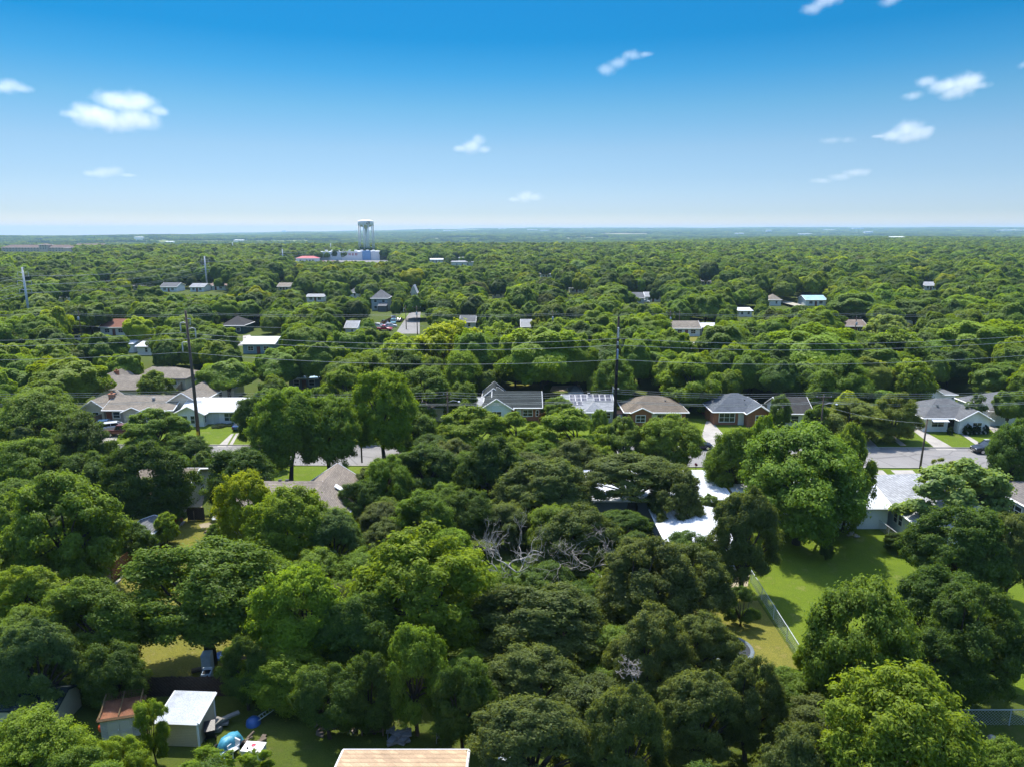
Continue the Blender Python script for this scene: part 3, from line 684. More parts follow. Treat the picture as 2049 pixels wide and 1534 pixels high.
house('house', 'white house under a grey shingle roof with clipped bushes along its front', x, y, 0, [(0, 0, 10.4, 8.4, 2.6, 'hx', 2.1, .45), (2.4, -1.3, 5.0, 7, 2.55, 'gy', 1.45, .4)], WH, GREY,
      [(0, 'S', -2.9, .8, 2.2, 1.2), (1, 'S', .4, .7, 1.6, 1.3), (0, 'W', 1.4, 1.0, .8, 1.0)], doors=[(0, 'S', -.7, 1.0, 2.05, DARKIN)], vents=[(-2, 2.2, 3.9, .25), (2, 4.6, 4.6, .25)])
aw = MB(); aw.slab([(-4.4, -1.2, 2.05), (-1.7, -1.2, 2.05), (-1.7, -.02, 2.45), (-4.4, -.02, 2.45)], .06); aw.build('awning', WHR, [o for o in col.objects if o.get('label', '').startswith('white house under a grey')][0])
x, y = at(1850, 812)
house('garage', 'grey roofed white garage standing behind the house with clipped bushes', x, y, 0, [(0, 0, 5.6, 7, 2.6, 'gy', 1.7, .4), (4.4, .6, 3.4, 5, 2.1, 'flat', 0, .3)], WH, GREY, [(0, 'S', 1.0, 1.2, .7, .7)], cat='garage')
x, y = at(2030, 851)
house('house', 'white house with a dark grey hip roof cut by the edge of the picture', x, y, 0, [(0, 0, 9, 9, 2.8, 'hx', 2.2, .4)], WH, GREY, [(0, 'W', 2.0, .8, .9, 1.3), (0, 'S', -1.5, .8, .9, 1.4), (0, 'S', 1.5, .8, 1.2, 1.4)])
# --- this side of the street, seen from behind
house('house', 'tan brown shingle roofed house with skylight and cross gable, nearest shingle roof amid the trees', -27.6, 71.5, 0,
      [(.4, 0, 9.6, 10.5, 2.6, 'gx', 2.0, .5), (6.0, -.8, 6.2, 11.4, 2.7, 'gy', 2.1, .5)], CREAM, SH((.29, .245, .20)), [(0, 'S', -2, .9, 1.6, 1.1), (0, 'S', 2, .9, 1.2, 1.1), (1, 'S', 0, .9, 1.6, 1.1), (1, 'E', -2, .9, 1.2, 1.1)],
      vents=[(-3.6, 6.4, 4.55, .34), (-2.5, 6.4, 4.55, .34), (-1.4, 6.4, 4.55, .34), (.7, 5.4, 4.6, .3), (1.5, 5.4, 4.6, .3)])
hs = [o for o in col.objects if o.get('label', '').startswith('tan brown')][0]
sk = MB(); sk.slab([(7.2, 4.4, 4.30), (8.1, 4.4, 3.7), (8.1, 5.3, 3.7), (7.2, 5.3, 4.30)], .12); sk.build('skylight', TRIM, hs)
house('house', 'large white metal roofed house mostly hidden under olive oaks', 16.0, 75.0, 0, [(0, 0, 13, 9, 3.0, 'mono', .25, .4), (7.0, .8, 4.2, 8.6, 2.9, 'mono', .22, .35)], mat('siding', (.25, .26, .27), .7, .25, var=.10, scale=1.0), WHR,
      [(0, 'S', 2, .9, 1.6, 1.1), (1, 'S', 0, .9, 1.2, 1.1)])
house('shed', 'white metal gable roofed outbuilding in front of the large metal roofed house', 19.4, 64.6, 0, [(0, 0, 7.2, 8.6, 2.5, 'gy', .75, .4)], GRYW, WHR, [(0, 'S', 1.6, .9, 1.1, 1.0)], cat='outbuilding', doors=[(0, 'S', -1.2, .95, 2.0, DOORW)])
house('house', 'long white house with screened porch behind the big lawn tree', 35.6, 73.8, 0, [(0, 0, 13.5, 9, 2.7, 'gx', 1.1, .4), (-7.6, .4, 3.1, 6, 2.5, 'mono', .35, .25)], BLUW, WHR,
      [(1, 'S', -.8, .6, 1.0, 1.5), (1, 'S', .7, .6, 1.0, 1.5), (1, 'W', 0, .6, 1.4, 1.5), (0, 'S', -2, .9, 1.5, 1.1), (0, 'S', 2, .9, 1.5, 1.1)])
house('house', 'pale blue white house with light grey hip roof next to the big lawn', 48.4, 67.6, 0, [(0, 0, 10.6, 9, 2.7, 'hy', 2.0, .4), (.6, 5.5, 11.6, 10.5, 2.75, 'hx', 2.2, .4)], BLUW, LGREY,
      [(0, 'W', -1.4, .9, .9, 1.3), (0, 'W', -.4, .9, .9, 1.3), (1, 'W', .6, 1.0, .9, 1.1), (0, 'S', 0, .9, 1.6, 1.2)], vents=[(-2.2, 4.4, 4.35, .3)])
house('house', 'brown grey roofed house at the edge beyond the pale sycamore', 64.2, 66.5, 0, [(0, 0, 12, 15, 2.8, 'hy', 2.2, .45)], GRYW, SH((.20, .18, .165)), [(0, 'W', -2, .8, 2.4, 1.3), (0, 'W', 2.5, .8, 1.6, 1.3)], vents=[(-2.5, 9, 4.35, .2), (-3.4, 5.6, 4.0, .3)])
x, y = P(352, 1040)
house('house', 'small pale house almost buried in trees next to the side yard gate', x - 3.2, 78.0, 0, [(0, 0, 6.4, 9, 2.6, 'gx', 1.5, .4)], TANW, BROWN, [(0, 'E', 1, .9, 1.2, 1.1)])
x, y = P(282, 1096)
house('shed', 'low grey roofed shed deep in shade beside the plank fence', x, y, 0, [(0, 0, 2.8, 3.2, 1.8, 'gy', .5, .2)], TANW, GREY, [], doors=[(0, 'S', 0, .9, 1.6, DARKIN)], cat='shed', group='garden sheds')
# roof at the bottom edge
yb = P(800, 1498, 2.4)[1]
x0, x1 = P(690, 1498, 2.4)[0], P(936, 1498, 2.4)[0]
house('house', 'house with a plain sand coloured shingle roof at the bottom of the picture', (x0 + x1) / 2, yb - 9.4, 0, [(0, 0, x1 - x0 - .5, 9, 2.5, 'gx', 1.0, .3)], TANW, SH((.50, .36, .23)), [(0, 'N', 1, .9, 1.4, 1.1), (0, 'N', -2, .9, 1.2, 1.1)])
# --- sheds in the near yard
x, y = P(361, 1492)
house('shed', 'tan garden shed with a sloping blue white metal roof and white corner boards', x, y, R(-3), [(0, 0, 2.55, 2.3, 1.85, 'mono', .42, .14)], SD((.60, .50, .33)), mat('sheet_metal', (.30, .335, .38), .45, .4, var=.3, scale=1.2), [], trim=TRIM, cat='shed', group='garden sheds')
sh = [o for o in col.objects if o.get('label', '').startswith('tan garden shed')][0]
for cxx, cyy, hh in ((-1.28, 0, 1.7), (1.28, 0, 1.7), (1.28, 2.3, 2.1)):
    b = MB(); b.box(cxx, cyy, hh / 2 - .05, .1, .1, hh); b.build('corner_board', TRIM, sh)
x, y = P(243, 1476)
house('shed', 'white doored metal shed with a rusted top under a wire cage', x, y, R(14), [(0, 0, 2.3, 1.7, 1.6, 'mono', .12, .08)], mat('siding', (.5, .54, .58), .6, .3, var=.15, scale=1.0), mat('rust', (.22, .095, .05), .85, .2, var=.4, scale=3), [], trim=mat('trim', (.16, .10, .05), .8, .2, var=.3), cat='shed', group='garden sheds',
      doors=[(0, 'S', -.36, .7, 1.45, DOORW), (0, 'S', .36, .7, 1.45, DOORW)])
sh = [o for o in col.objects if o.get('label', '').startswith('white doored')][0]
cg = MB(); 
for a in np.linspace(-1.15, 1.15, 16):
    cg.bar((a, 1.75, 1.75), (a, 1.75, 2.3), .02)
for z in (1.85, 2.0, 2.15, 2.3): cg.bar((-1.15, 1.75, z), (1.15, 1.75, z), .02)
for a in (-1.15, 0, 1.15): cg.bar((a, .0, 1.72), (a, 1.75, 2.3), .06)
cg.build('cage', mat('trim', (.2, .14, .07), .8, .2, var=.3), sh)
x, y = P(55, 1462)
house('shed', 'cream garden shed under a dark green roof at the left edge', x, y, 0, [(0, 0, 4.2, 2.6, 1.75, 'gx', .55, .2)], SD((.55, .52, .38)), SH((.03, .045, .045)), [], trim=None, cat='shed', group='garden sheds', doors=[(0, 'S', .3, .9, 1.5, DARKIN)])
# --- houses farther back
MIDH = [  # px0, px1, ground row, storey height, rise, depth, kind, walls, roof, label
 (202, 256, 671, 2.7, 2.0, 9, 'gx', WH, REDR, 'white house with a red brown roof among dense trees'),
 (446, 488, 668, 2.9, 2.3, 9, 'hx', TEAL, DGREY, 'dark teal cottage with a grey hip roof'),
 (487, 549, 708, 2.8, 1.2, 10, 'gx', SD((.25, .36, .42)), WHR, 'blue grey house with a broad white metal roof'),
 (692, 714, 672, 2.7, 1.6, 8, 'gx', WH, LGREY, 'tiny white house end with a black window near the parked cars'),
 (744, 776, 622, 5.4, 3.0, 9, 'hx', GRYW, GREY, 'two storey grey house with a hip roof beside the side street'),
 (922, 950, 659, 2.6, 1.6, 8, 'gx', WH, GREY, 'house showing only a steep grey roof behind the lime tree'),
 (1044, 1062, 670, 2.7, 1.8, 8, 'gx', WH, LGREY, 'white cottage half hidden by a rusty leaved tree'),
 (1346, 1400, 673, 2.7, 1.7, 8, 'gx', WH, TAN, 'white ranch house with tan roof and large front windows'),
 (1398, 1432, 670, 2.5, .9, 7, 'gx', TANW, WHR, 'white roofed carport house adjoining the ranch house'),
 (1682, 1732, 668, 2.6, 1.5, 8, 'gx', BRICK, SH((.25, .2, .165)), 'low brick house with a long pinkish brown roof'),
 (1256, 1288, 608, 2.8, 2.0, 9, 'gx', GRYW, GREY, 'grey roofed house with a white car behind bare trees'),
 (1292, 1322, 604, 2.6, 1.6, 9, 'gx', WH, LGREY, 'pale roofed house right of the grey roofed one'),
 (1540, 1562, 612, 2.8, 2.0, 8, 'hx', WH, TAN, 'small tan hip roofed house by a round lime tree'),
 (1612, 1652, 612, 2.7, 1.5, 9, 'gx', WH, MR((.35, .55, .7)), 'house with a blue and white metal roof'),
 (1478, 1504, 634, 2.4, .7, 9, 'gx', WH, WHR, 'flat white roofed house showing through a gap in the trees'),
 (267, 292, 581, 2.7, 1.6, 10, 'gx', TANW, REDR, 'red roofed house in the row by the steel mast'),
 (322, 354, 584, 2.8, 1.8, 10, 'gx', WH, GREY, 'grey roofed white house in the row by the steel mast'),
 (381, 408, 584, 2.7, 1.5, 10, 'gx', WH, LGREY, 'white walled pale roofed house at the foot of the steel mast'),
 (412, 452, 581, 2.7, 1.8, 10, 'hx', WH, SH((.3, .22, .18)), 'pink brown hip roofed house in the row by the steel mast'),
 (246, 268, 706, 2.6, .8, 9, 'gx', WH, WHR, 'white roofed building seen between two crowns'),
 (276, 306, 711, 2.5, .7, 8, 'gx', WH, WHR, 'small white roofed outbuilding near the braced wood pole'),
 (579, 640, 779, 2.4, .5, 8, 'mono', SD((.2, .24, .27)), MR((.42, .6, .75)), 'pale blue metal roof in deep tree shade'),
 (528, 552, 818, 2.5, 1.2, 6, 'gx', WH, GREY, 'grey roofed corner of a house left of the twin trunk tree'),
 (848, 906, 842, 2.5, 1.3, 7, 'gx', CREAM, SH((.2, .18, .16)), 'dull grey roofed house glimpsed under a broken limb'),
 (943, 962, 842, 2.4, .6, 5, 'mono', WH, LGREY, 'light grey lean-to beside the slate roofed house'),
 (614, 648, 604, 2.5, .8, 8, 'gx', WH, LGREY, 'white building behind an orange fence'),
 (1142, 1162, 806, 2.2, .9, 4, 'hx', WH, LGREY, 'tiny pale shed behind the solar house'),
 (1812, 1835, 648, 2.6, 1.4, 8, 'gx', WH, LGREY, 'white sliver of a house deep in the right hand woods'),
 (2040, 2062, 634, 2.7, 1.5, 8, 'gx', WH, LGREY, 'white house sliver at the right edge of the woods'),
 (985, 1008, 597, 2.7, 1.7, 9, 'gx', CREAM, TAN, 'tan roofed house peeping from the centre woods'),
 (903, 947, 532, 3.6, .4, 16, 'mono', WH, LGREY, 'pale flat roofed block in the clearing right of the yellow sign'),
 (860, 886, 526, 3.2, 1.0, 12, 'gx', WH, WHR, 'white roofed shop just beyond the pale flat roofed block'),
 (698, 718, 596, 2.7, 1.9, 9, 'hx', WH, GREY, 'dark hip roof poking out left of the two storey grey house'),
 (823, 833, 596, 3.2, 3.0, 6, 'gy', WH, WHR, 'narrow white steep gabled house end beyond the side street'),
 (116, 136, 606, 2.6, 1.2, 9, 'gx', WH, LGREY, 'pale low house behind the nearest steel mast'),
 (1082, 1104, 556, 2.7, 1.6, 10, 'gx', WH, LGREY, 'pale roofed house far back in the centre woods'),
 (556, 580, 583, 2.7, 1.6, 10, 'gx', CREAM, TAN, 'tan roofed house left of the white building with orange fence'),
 (1400, 1424, 571, 2.7, 1.6, 10, 'gx', WH, GREY, 'grey roofed house alone in the right centre woods'),
 (1850, 1874, 581, 2.7, 1.6, 10, 'gx', WH, LGREY, 'pale roofed house alone in the right hand woods'),
 (200, 222, 563, 2.7, 1.6, 10, 'gx', WH, WHR, 'white roofed house alone in the far left woods'),
 (1140, 1168, 586, 2.7, 1.7, 9, 'gx', WH, GREY, 'grey roofed house peeping from the woods near the wood pole'),
]
for (a, b, row, h, rise, dep, kind, wm, rm, lab) in MIDH:
    x0, y = P(a, row); x1, _ = P(b, row); wd = x1 - x0
    wn = [(0, 'S', wd * k, .8, min(1.6, wd * .2), 1.3) for k in ((-.25, .25) if wd > 5 else (.1,))]
    if h > 4: wn += [(0, 'S', wd * k, 3.4, 1.3, 1.3) for k in (-.25, .25)]
    house('house' if 'shed' not in lab else 'shed', lab, (x0 + x1) / 2, y, 0, [(0, 0, wd, dep, h, kind, rise, .4)], wm, rm, wn, cat='house' if 'shed' not in lab else 'shed', doors=[(0, 'S', 0, .95, 2.0, DOORR)] if wd > 6 else [])
g = [o for o in col.objects if o.get('label', '').startswith('two storey grey')][0]
mb = MB(); mb.slab([(-.2, -4.2, 2.4), (3.6, -4.2, 2.4), (3.6, -.02, 3.3), (-.2, -.02, 3.3)], .12); mb.bbox(0, 3.4, -4, -3.85, 0, 2.35); mb.bbox(0, .15, -3.85, -.02, 0, 2.5); mb.bbox(3.25, 3.4, -3.85, -.02, 0, 2.5); mb.build('porch_roof', GREY, g)
# ------------------------------------------------------------------ poles and wires
WOODP = mat('pole_wood', (.12, .095, .075), .9, .15, var=.3, scale=2); STEEL = mat('galvanised', (.50, .53, .54), .45, .5, var=.1)
INS = mat('insulator', (.62, .60, .56), .4, .5, var=.1); INSB = mat('insulator', (.30, .36, .50), .35, .5, var=.1); WIRE = mat('wire', (.30, .33, .33), .5, .4, var=.05)
YEL = mat('paint', (.75, .55, .03), .5, .4, var=.08); BLK = mat('rubber', (.02, .02, .022), .7, .2, var=.2); WPL = mat('plastic', (.78, .78, .76), .45, .4, var=.06)
GREYB = mat('paint', (.42, .44, .45), .5, .4, var=.1)
PY = 106.3
xl, xc = P(398, 887)[0], (1234 - CX) / FPX * (PY * cp + CAMH * sp * .6)
ztl, ztc = Zat(PY, 622), Zat(PY, 634)
za, zb, zc_ = Zat(PY, 666), Zat(PY, 677), Zat(PY, 705)
t = empty('utility_pole', 'tall dark wood pole with three braced insulator arms and a yellow marker plate', 'utility pole', (xl, PY, 0), 0, 'tall transmission poles along the street')
mb = MB(); mb.tube([(0, 0, -.3), (0, 0, 9), (-.1, 0, ztl)], [.29, .24, .16], 10); mb.build('pole', WOODP, t, True)
for sx, z in ((-1, za), (1, zb), (-1, zc_)):
    b = MB(); b.tube([(sx * .12, 0, z + 1.45), (sx * .6, 0, z + 1.62), (sx * 1.05, 0, z + 1.5)], .075, 8); b.build('bracket', INS, t, True)
    b = MB(); b.lathe([(.03, 1.5), (.10, 1.45)] + [(.13 if k % 2 else .06, 1.42 - k * .1) for k in range(13)] + [(.02, .1), (.02, -.05)], 10, (sx * 1.1, 0, z)); b.build('insulator', INS, t, True)
b = MB(); b.box(.0, -.27, 1.75, .34, .03, .62); b.build('marker_sign', YEL, t)
b = MB(); b.box(.32, 0, ztl - 1.2, .5, .12, .08); b.tube([(.5, 0, ztl - 1.2), (.42, 0, ztl - 2.2)], .05, 6); b.build('static_arm', STEEL, t)
t = empty('utility_pole', 'tall black pole with blue grey insulators between solar house and brown roofed house', 'utility pole', (xc, PY, 0), 0, 'tall transmission poles along the street')
mb = MB(); mb.tube([(0, 0, -.3), (0, 0, 9), (.1, 0, ztc)], [.29, .25, .17], 10); mb.build('pole', mat('pole_wood', (.03, .026, .024), .9, .15, var=.3, scale=2), t, True)
for sx, zt, zb_, im in ((0, Zat(PY, 655), Zat(PY, 676), INS), (0, Zat(PY, 698), Zat(PY, 718), INSB), (.0, Zat(PY, 683), Zat(PY, 690), INS)):
    b = MB(); n = 14
    b.lathe([(.03, zt)] + [(.17 if k % 2 else .09, zt + (zb_ - zt) * k / n) for k in range(n + 1)] + [(.02, zb_)], 10, (.06, -.32, 0)); b.build('insulator', im, t, True)
    b = MB(); b.bar((0, 0, zt), (.06, -.32, zt), .08); b.bar((0, 0, zb_), (.06, -.32, zb_), .08); b.build('bracket', STEEL, t)
b = MB(); b.box(-.45, -.05, Zat(PY, 779), .12, .1, 1.0); b.bar((-.45, 0, Zat(PY, 777)), (.5, 0, Zat(PY, 777)), .1); b.build('crossarm', INS, t)
def wire(pts, sag, r, label, group, name='power_line'):
    out = []
    for a, b in zip(pts[:-1], pts[1:]):
        n = 14
        for i in range(n + (b is pts[-1])):
            u = i / n; out.append((a[0] + (b[0] - a[0]) * u, a[1] + (b[1] - a[1]) * u, a[2] + (b[2] - a[2]) * u - 4 * sag * u * (1 - u)))
    mb = MB(); mb.tube(out, r, 5); return tag(mb.build(name, WIRE, None, True), label, 'cable', group)
X0, X1 = -121.0, 85.0
gw = 'wires strung along the street'
wire([(X0, PY, za), (xl - 1.1, PY, za), (xc, PY - .3, Zat(PY, 677)), (X1, PY, za), (X1 + 66, PY, za)], 1.25, .026, 'highest of the three bare conductors held by the tall street poles', gw)
wire([(X0, PY, zb), (xl + 1.1, PY, zb), (xc, PY - .3, Zat(PY, 690)), (X1, PY, zb), (X1 + 66, PY, zb)], 1.25, .026, 'middle of the three bare conductors held by the tall street poles', gw)
wire([(X0, PY, zc_), (xl - 1.1, PY, zc_), (xc, PY - .3, Zat(PY, 719)), (X1, PY, zc_), (X1 + 66, PY, zc_)], 1.25, .026, 'lowest of the three bare conductors held by the tall street poles', gw)
xp3, yp3 = P(1604, 862)[0], PY
zl = [(Zat(PY, 778), 'upper'), (Zat(PY, 782), 'second'), (Zat(PY, 786), 'third')]
for k, (z, w_) in enumerate(zl):
    wire([(X0, PY, z - .3), (xl, PY, z - .3), (P(905, 850)[0], PY, z - .5 - .1 * k), (xc, PY - .2, z), (xp3, PY, z - .5), (X1, PY, z)], .5, .018, w_ + ' of the thin neighbourhood wires below the big conductors', gw)
for k, row in enumerate((801, 804)):
    z = Zat(PY, row); wire([(X0, PY, z), (xl, PY, z), (xc, PY + .25, z), (xp3, PY + .2, z - .2), (X1, PY, z)], .6, .028, ('upper' if k == 0 else 'lower') + ' of the two thick telephone cables at roof height', gw)
wire([(xp3, PY, 6.2), (P(1843, 940)[0], 94.6, 6.6)], .5, .016, 'drop wire crossing the street from the lamp pole to the dark post', gw)
wire([(xl, PY, 7.2), (P(236, 803)[0], 130, 3.6)], .6, .016, 'drop wire from the braced pole to the tan roofed houses', gw)
def wood_pole(px, row, H, label, lamp=False, trans=True, arm=1.2, dark=False, group='wood utility poles', xy=None):
    x, y = xy or P(px, row)
    t = empty('utility_pole', label, 'utility pole', (x, y, 0), 0, group)
    mb = MB(); mb.tube([(0, 0, -.3), (0, 0, H)], [.16, .10], 8); mb.build('pole', WOODP, t, True)
    if arm:
        b = MB(); b.box(0, -.12, H - .5, arm * 2, .1, .12); b.bar((-arm * .6, -.12, H - .55), (0, -.12, H - 1.2), .05); b.bar((arm * .6, -.12, H - .55), (0, -.12, H - 1.2), .05); b.build('crossarm', WOODP, t)
        for sx in (-.92, 0, .92):
            b = MB(); b.lathe([(.02, 0), (.07, .03), (.05, .1), (.07, .13), (.03, .22)], 8, (sx * arm, -.12, H - .44)); b.build('insulator', INS, t, True)
    if trans:
        b = MB(); b.lathe([(.0, 0), (.24, .0), (.25, .05), (.25, .75), (.2, .85), (.0, .9)], 12, (.0, -.42, H - 2.6)); b.build('transformer', GREYB, t, True)
    if lamp:
        b = MB(); b.tube([(.1, 0, H - 1.7), (.9, -.3, H - 1.35), (1.7, -.5, H - 1.45)], .04, 6); b.build('lamp_arm', STEEL, t, True)
        b = MB(); b.lathe([(0, .1), (.14, .09), (.2, 0), (.18, -.1), (.0, -.14)], 10, (1.85, -.55, H - 1.5)); b.build('lamp_head', WPL, t, True)
    return t
wood_pole(1604, 866, Zat(PY, 788), 'leaning wood pole with crossarm and white street lamp by the white cottage', lamp=True, trans=False, xy=(xp3, PY))
wood_pole(905, 866, Zat(PY, 783) , 'thin wood pole with a small lamp amid the trees left of the slate roofed house', lamp=True, trans=False, arm=.6, xy=(P(905, 860)[0], PY))
x, y = P(1840, 942); t = empty('utility_pole', 'plain dark post on the grass verge at the near kerb', 'utility pole', (x, y, 0), 0, 'wood utility poles')
mb = MB(); mb.tube([(0, 0, -.3), (.15, 0, Zat(y, 838))], [.15, .1], 8); mb.build('pole', WOODP, t, True); b = MB(); b.lathe([(.0, 0), (.1, .02), (.1, .12), (0, .16)], 8, (.15, 0, Zat(y, 838))); b.build('cap', INS, t)
BY = 194.0
for px, top, lab in ((148, 621, 'wood pole with transformer next to the red brown roofed house'), (832, 612, 'taller of the two slim wood poles at the corner of the side street'), (1107, 621, 'wood pole with white transformer above bare grey twigs'),
                     (1345, 622, 'wood pole with transformer at the end of the white ranch house'), (1722, 632, 'wood pole with pale crossarm by the low brick house'), (1995, 622, 'wood pole with white transformer in the right hand woods')):
    yy = BY if px != 832 else BY + 6
    zc = yy * cp + CAMH * sp * .4
    wood_pole(px, 0, Zat(yy, top), lab, xy=((px - CX) / FPX * zc, yy))
for px, row, H, lab in ((813, 659, 8, 'shorter slim dark pole standing beside the side street'), (1217, 570, 11, 'distant wood pole beside a narrow gap in the centre woods'), (1358, 668, 7.5, 'thin bare pole in front of the white ranch house')):
    wood_pole(px, row, H, lab, trans=False, arm=0 if px != 1217 else .8)
zt = [Zat(BY, 627), Zat(BY, 630)]
xs = [((p - CX) / FPX * (BY * cp + 3.5)) for p in (-420, 148, 430, 832, 1107, 1345, 1722, 1995, 2500)]
for k, z in enumerate(zt):
    wire([(x, BY, z) for x in xs], .55, .03, ('upper' if k == 0 else 'lower') + ' wire of the line running along the back street', 'wires along the back street')
z = Zat(BY, 652); wire([(x, BY, z) for x in xs], .6, .03, 'telephone cable under the wires along the back street', 'wires along the back street')
# steel masts running away on the left
masts = []
for px, y, top, lab in ((33, 240, 535, 'nearest grey steel mast with three tiers of davit arms at the left edge'), (404, 405, 513, 'second steel mast behind the row of small houses'),
                        (562, 600, 499, 'third steel mast farther off toward the store'), (660, 900, 487, 'far steel mast in front of the store front'), (463, 1000, 485, 'faint steel mast far off above the forest left of the third one')):
    zc = y * cp; x = (px - CX) / FPX * zc; H = Zat(y, top)
    t = empty('steel_mast', lab, 'power mast', (x, y, 0), 0, 'grey steel power masts'); masts.append((x, y, H))
    mb = MB(); mb.tube([(0, 0, -.3), (0, 0, H)], [.42 + y * .0002, .2 + y * .0003], 10); mb.build('pole', STEEL, t, True)
    for z, ln in ((H - 2.0, 1.9), (H - 4.9, 2.4), (H - 7.8, 2.1)):
        for s in (-1, 1):
            b = MB(); b.tube([(0, 0, z), (s * ln * .5, 0, z + .35), (s * ln, 0, z + .35)], [.12, .09, .06], 6); b.build('arm', STEEL, t)
            b = MB(); b.tube([(s * ln, 0, z + .3), (s * ln * .98, 0, z - 1.2)], .07, 6); b.build('insulator', INS, t)
    b = MB(); b.box(.35, 0, H - .3, .7, .2, .3); b.build('crown_cap', STEEL, t)
for s in (-1, 1):
    for k, dz in enumerate((2.9, 5.8, 8.7)):
        wire([(-150, 60, 18 - dz + 2)] + [(x + s * 2.1, y, H - dz) for x, y, H in masts[:4]], 2.2, .035, ('left' if s < 0 else 'right') + ' ' + ('top', 'middle', 'bottom')[k] + ' conductor carried by the steel masts', 'conductors of the steel masts')
# ------------------------------------------------------------------ vehicles
TYRE, RIM, CHROME = mat('rubber', (.018, .018, .018), .8, .2, var=.2), mat('metal', (.5, .5, .52), .35, .5, 1.0, var=.1), mat('metal', (.55, .55, .56), .25, .5, 1.0, var=.05)
CGL = mat('glass', (.015, .022, .025), .06, .8, var=.2, scale=1); HL = mat('lamp', (.75, .76, .78), .15, .7, var=.05); TLM = mat('lamp', (.35, .01, .01), .25, .6, var=.05)
def paint(c): return mat('car_paint', c, .28, .6, var=.03, scale=.5)
CARS = {  # length, half width, sill, bonnet, waist, roof, [windscreen foot, roof front, roof rear, rear foot]
 'sedan': (4.7, .88, .28, .92, .98, 1.44, (1.05, .25, -1.05, -1.75)), 'hatch': (4.4, .9, .3, .98, 1.05, 1.55, (1.15, .35, -1.55, -2.05)),
 'suv': (4.9, .97, .38, 1.10, 1.18, 1.80, (1.15, .45, -1.95, -2.3)), 'van': (5.0, .98, .32, 1.12, 1.18, 1.85, (1.75, .75, -2.1, -2.4)), 'pickup': (5.6, .97, .48, 1.12, 1.2, 1.86, (1.15, .5, -.65, -.95))}
def car(kind, label, x, y, rz, c, z=0.0):
    """x axis is the car's forward direction"""
    ln, hw, sill, bon, waist, roof, (a, b, c_, d) = CARS[kind]
    t = empty({'sedan': 'parked_car', 'hatch': 'parked_car', 'suv': 'parked_suv', 'van': 'parked_van', 'pickup': 'pickup_truck'}[kind], label, {'pickup': 'truck', 'van': 'van'}.get(kind, 'car'), (x, y, z), rz, 'parked vehicles')
    pm = paint(c); mb = MB(); h = ln / 2
    st = [(-h, .5, waist - .12, .86), (-h + .12, .33, waist - .02, .96), (-h * .6, sill, waist, 1), (0, sill, waist, 1), (a, sill, waist - .02, 1), (h * .75, sill, bon - .04, .98), (h - .15, .3, bon - .16, .93), (h, .42, bon - .32, .80)]
    if kind == 'pickup': st[2:4] = [(-h * .5, sill, waist, 1), (0, sill, waist, 1)]
    o = len(mb.v)
    for sx, lo, hi, k in st:
        w_ = hw * k; r = .12
        mb.v += [(sx, -w_ + r, lo), (sx, -w_, lo + r), (sx, -w_, (lo + hi) / 2 + .08), (sx, -w_ + .05, hi - r * .6), (sx, -w_ + .16, hi), (sx, w_ - .16, hi), (sx, w_ - .05, hi - r * .6), (sx, w_, (lo + hi) / 2 + .08), (sx, w_, lo + r), (sx, w_ - r, lo)]
    n = 10
    for i in range(len(st) - 1):
        for k in range(n): mb.f.append((o + i * n + k, o + i * n + (k + 1) % n, o + (i + 1) * n + (k + 1) % n, o + (i + 1) * n + k))
    mb.f.append(tuple(o + k for k in reversed(range(n)))); e = o + (len(st) - 1) * n; mb.f.append(tuple(e + k for k in range(n)))
    ti = hw * .78                                                   # roof skin and pillars
    mb.slab([(b + .05, -ti, roof), (b + .05, ti, roof), (c_ - .05, ti, roof), (c_ - .05, -ti, roof)], .06)
    for s in (-1, 1):
        for p, q in (((a, s * (hw - .14), waist - .03), (b, s * ti, roof - .03)), ((d, s * (hw - .14), waist - .03), (c_, s * ti, roof - .03)), (((a + d) / 2 - .1, s * (hw - .1), waist - .03), ((b + c_) / 2, s * ti, roof - .03))):
            mb.bar(p, q, .08)
        mb.box(a - .15, s * (hw + .08), waist + .06, .14, .2, .14)
    body = mb.build('body', pm, t, False); 
    g = MB(); gw_, gt = hw - .15, ti - .02
    g.add([(a, -gw_, waist - .04), (a, gw_, waist - .04), (d, gw_, waist - .04), (d, -gw_, waist - .04), (b, -gt, roof - .05), (b, gt, roof - .05), (c_, gt, roof - .05), (c_, -gt, roof - .05)], [(0, 1, 5, 4), (1, 2, 6, 5), (2, 3, 7, 6), (3, 0, 4, 7), (4, 5, 6, 7)])
    g.build('window_glass', CGL, t)
    if kind == 'pickup':
        bd = MB(); bd.bbox(-h + .15, d - .15, -hw + .2, hw - .2, waist - .01, waist + .012); bd.build('truck_bed', BLK, t)
    R_ = .34 if kind in ('sedan', 'hatch') else .40
    for sx in (h * .62, -h * .6):
        for s in (-1, 1):
            wr = empty('wheel', None, None, (sx, s * (hw - .1), R_)); wr.parent = t
            tb = MB(); tb.tube([(0, -.12, 0), (0, .12, 0)], R_, 16); tb.build('tyre', TYRE, wr)
            rb = MB(); rb.tube([(0, s * .10, 0), (0, s * .135, 0)], R_ * .62, 10); rb.build('rim', RIM, wr)
    for s in (-1, 1):
        b_ = MB(); b_.box(h - .1, s * hw * .6, bon - .3, .16, hw * .35, .16); b_.build('headlight', HL, t)
        b_ = MB(); b_.box(-h + .03, s * hw * .7, waist - .25, .08, hw * .2, .26); b_.build('taillight', TLM, t)
    b_ = MB(); b_.box(h - .02, 0, .55, .06, hw * .9, .16); b_.build('grille', CHROME if kind in ('suv', 'pickup') else BLK, t)
    return t
def pk(px, row): return P(px, row)
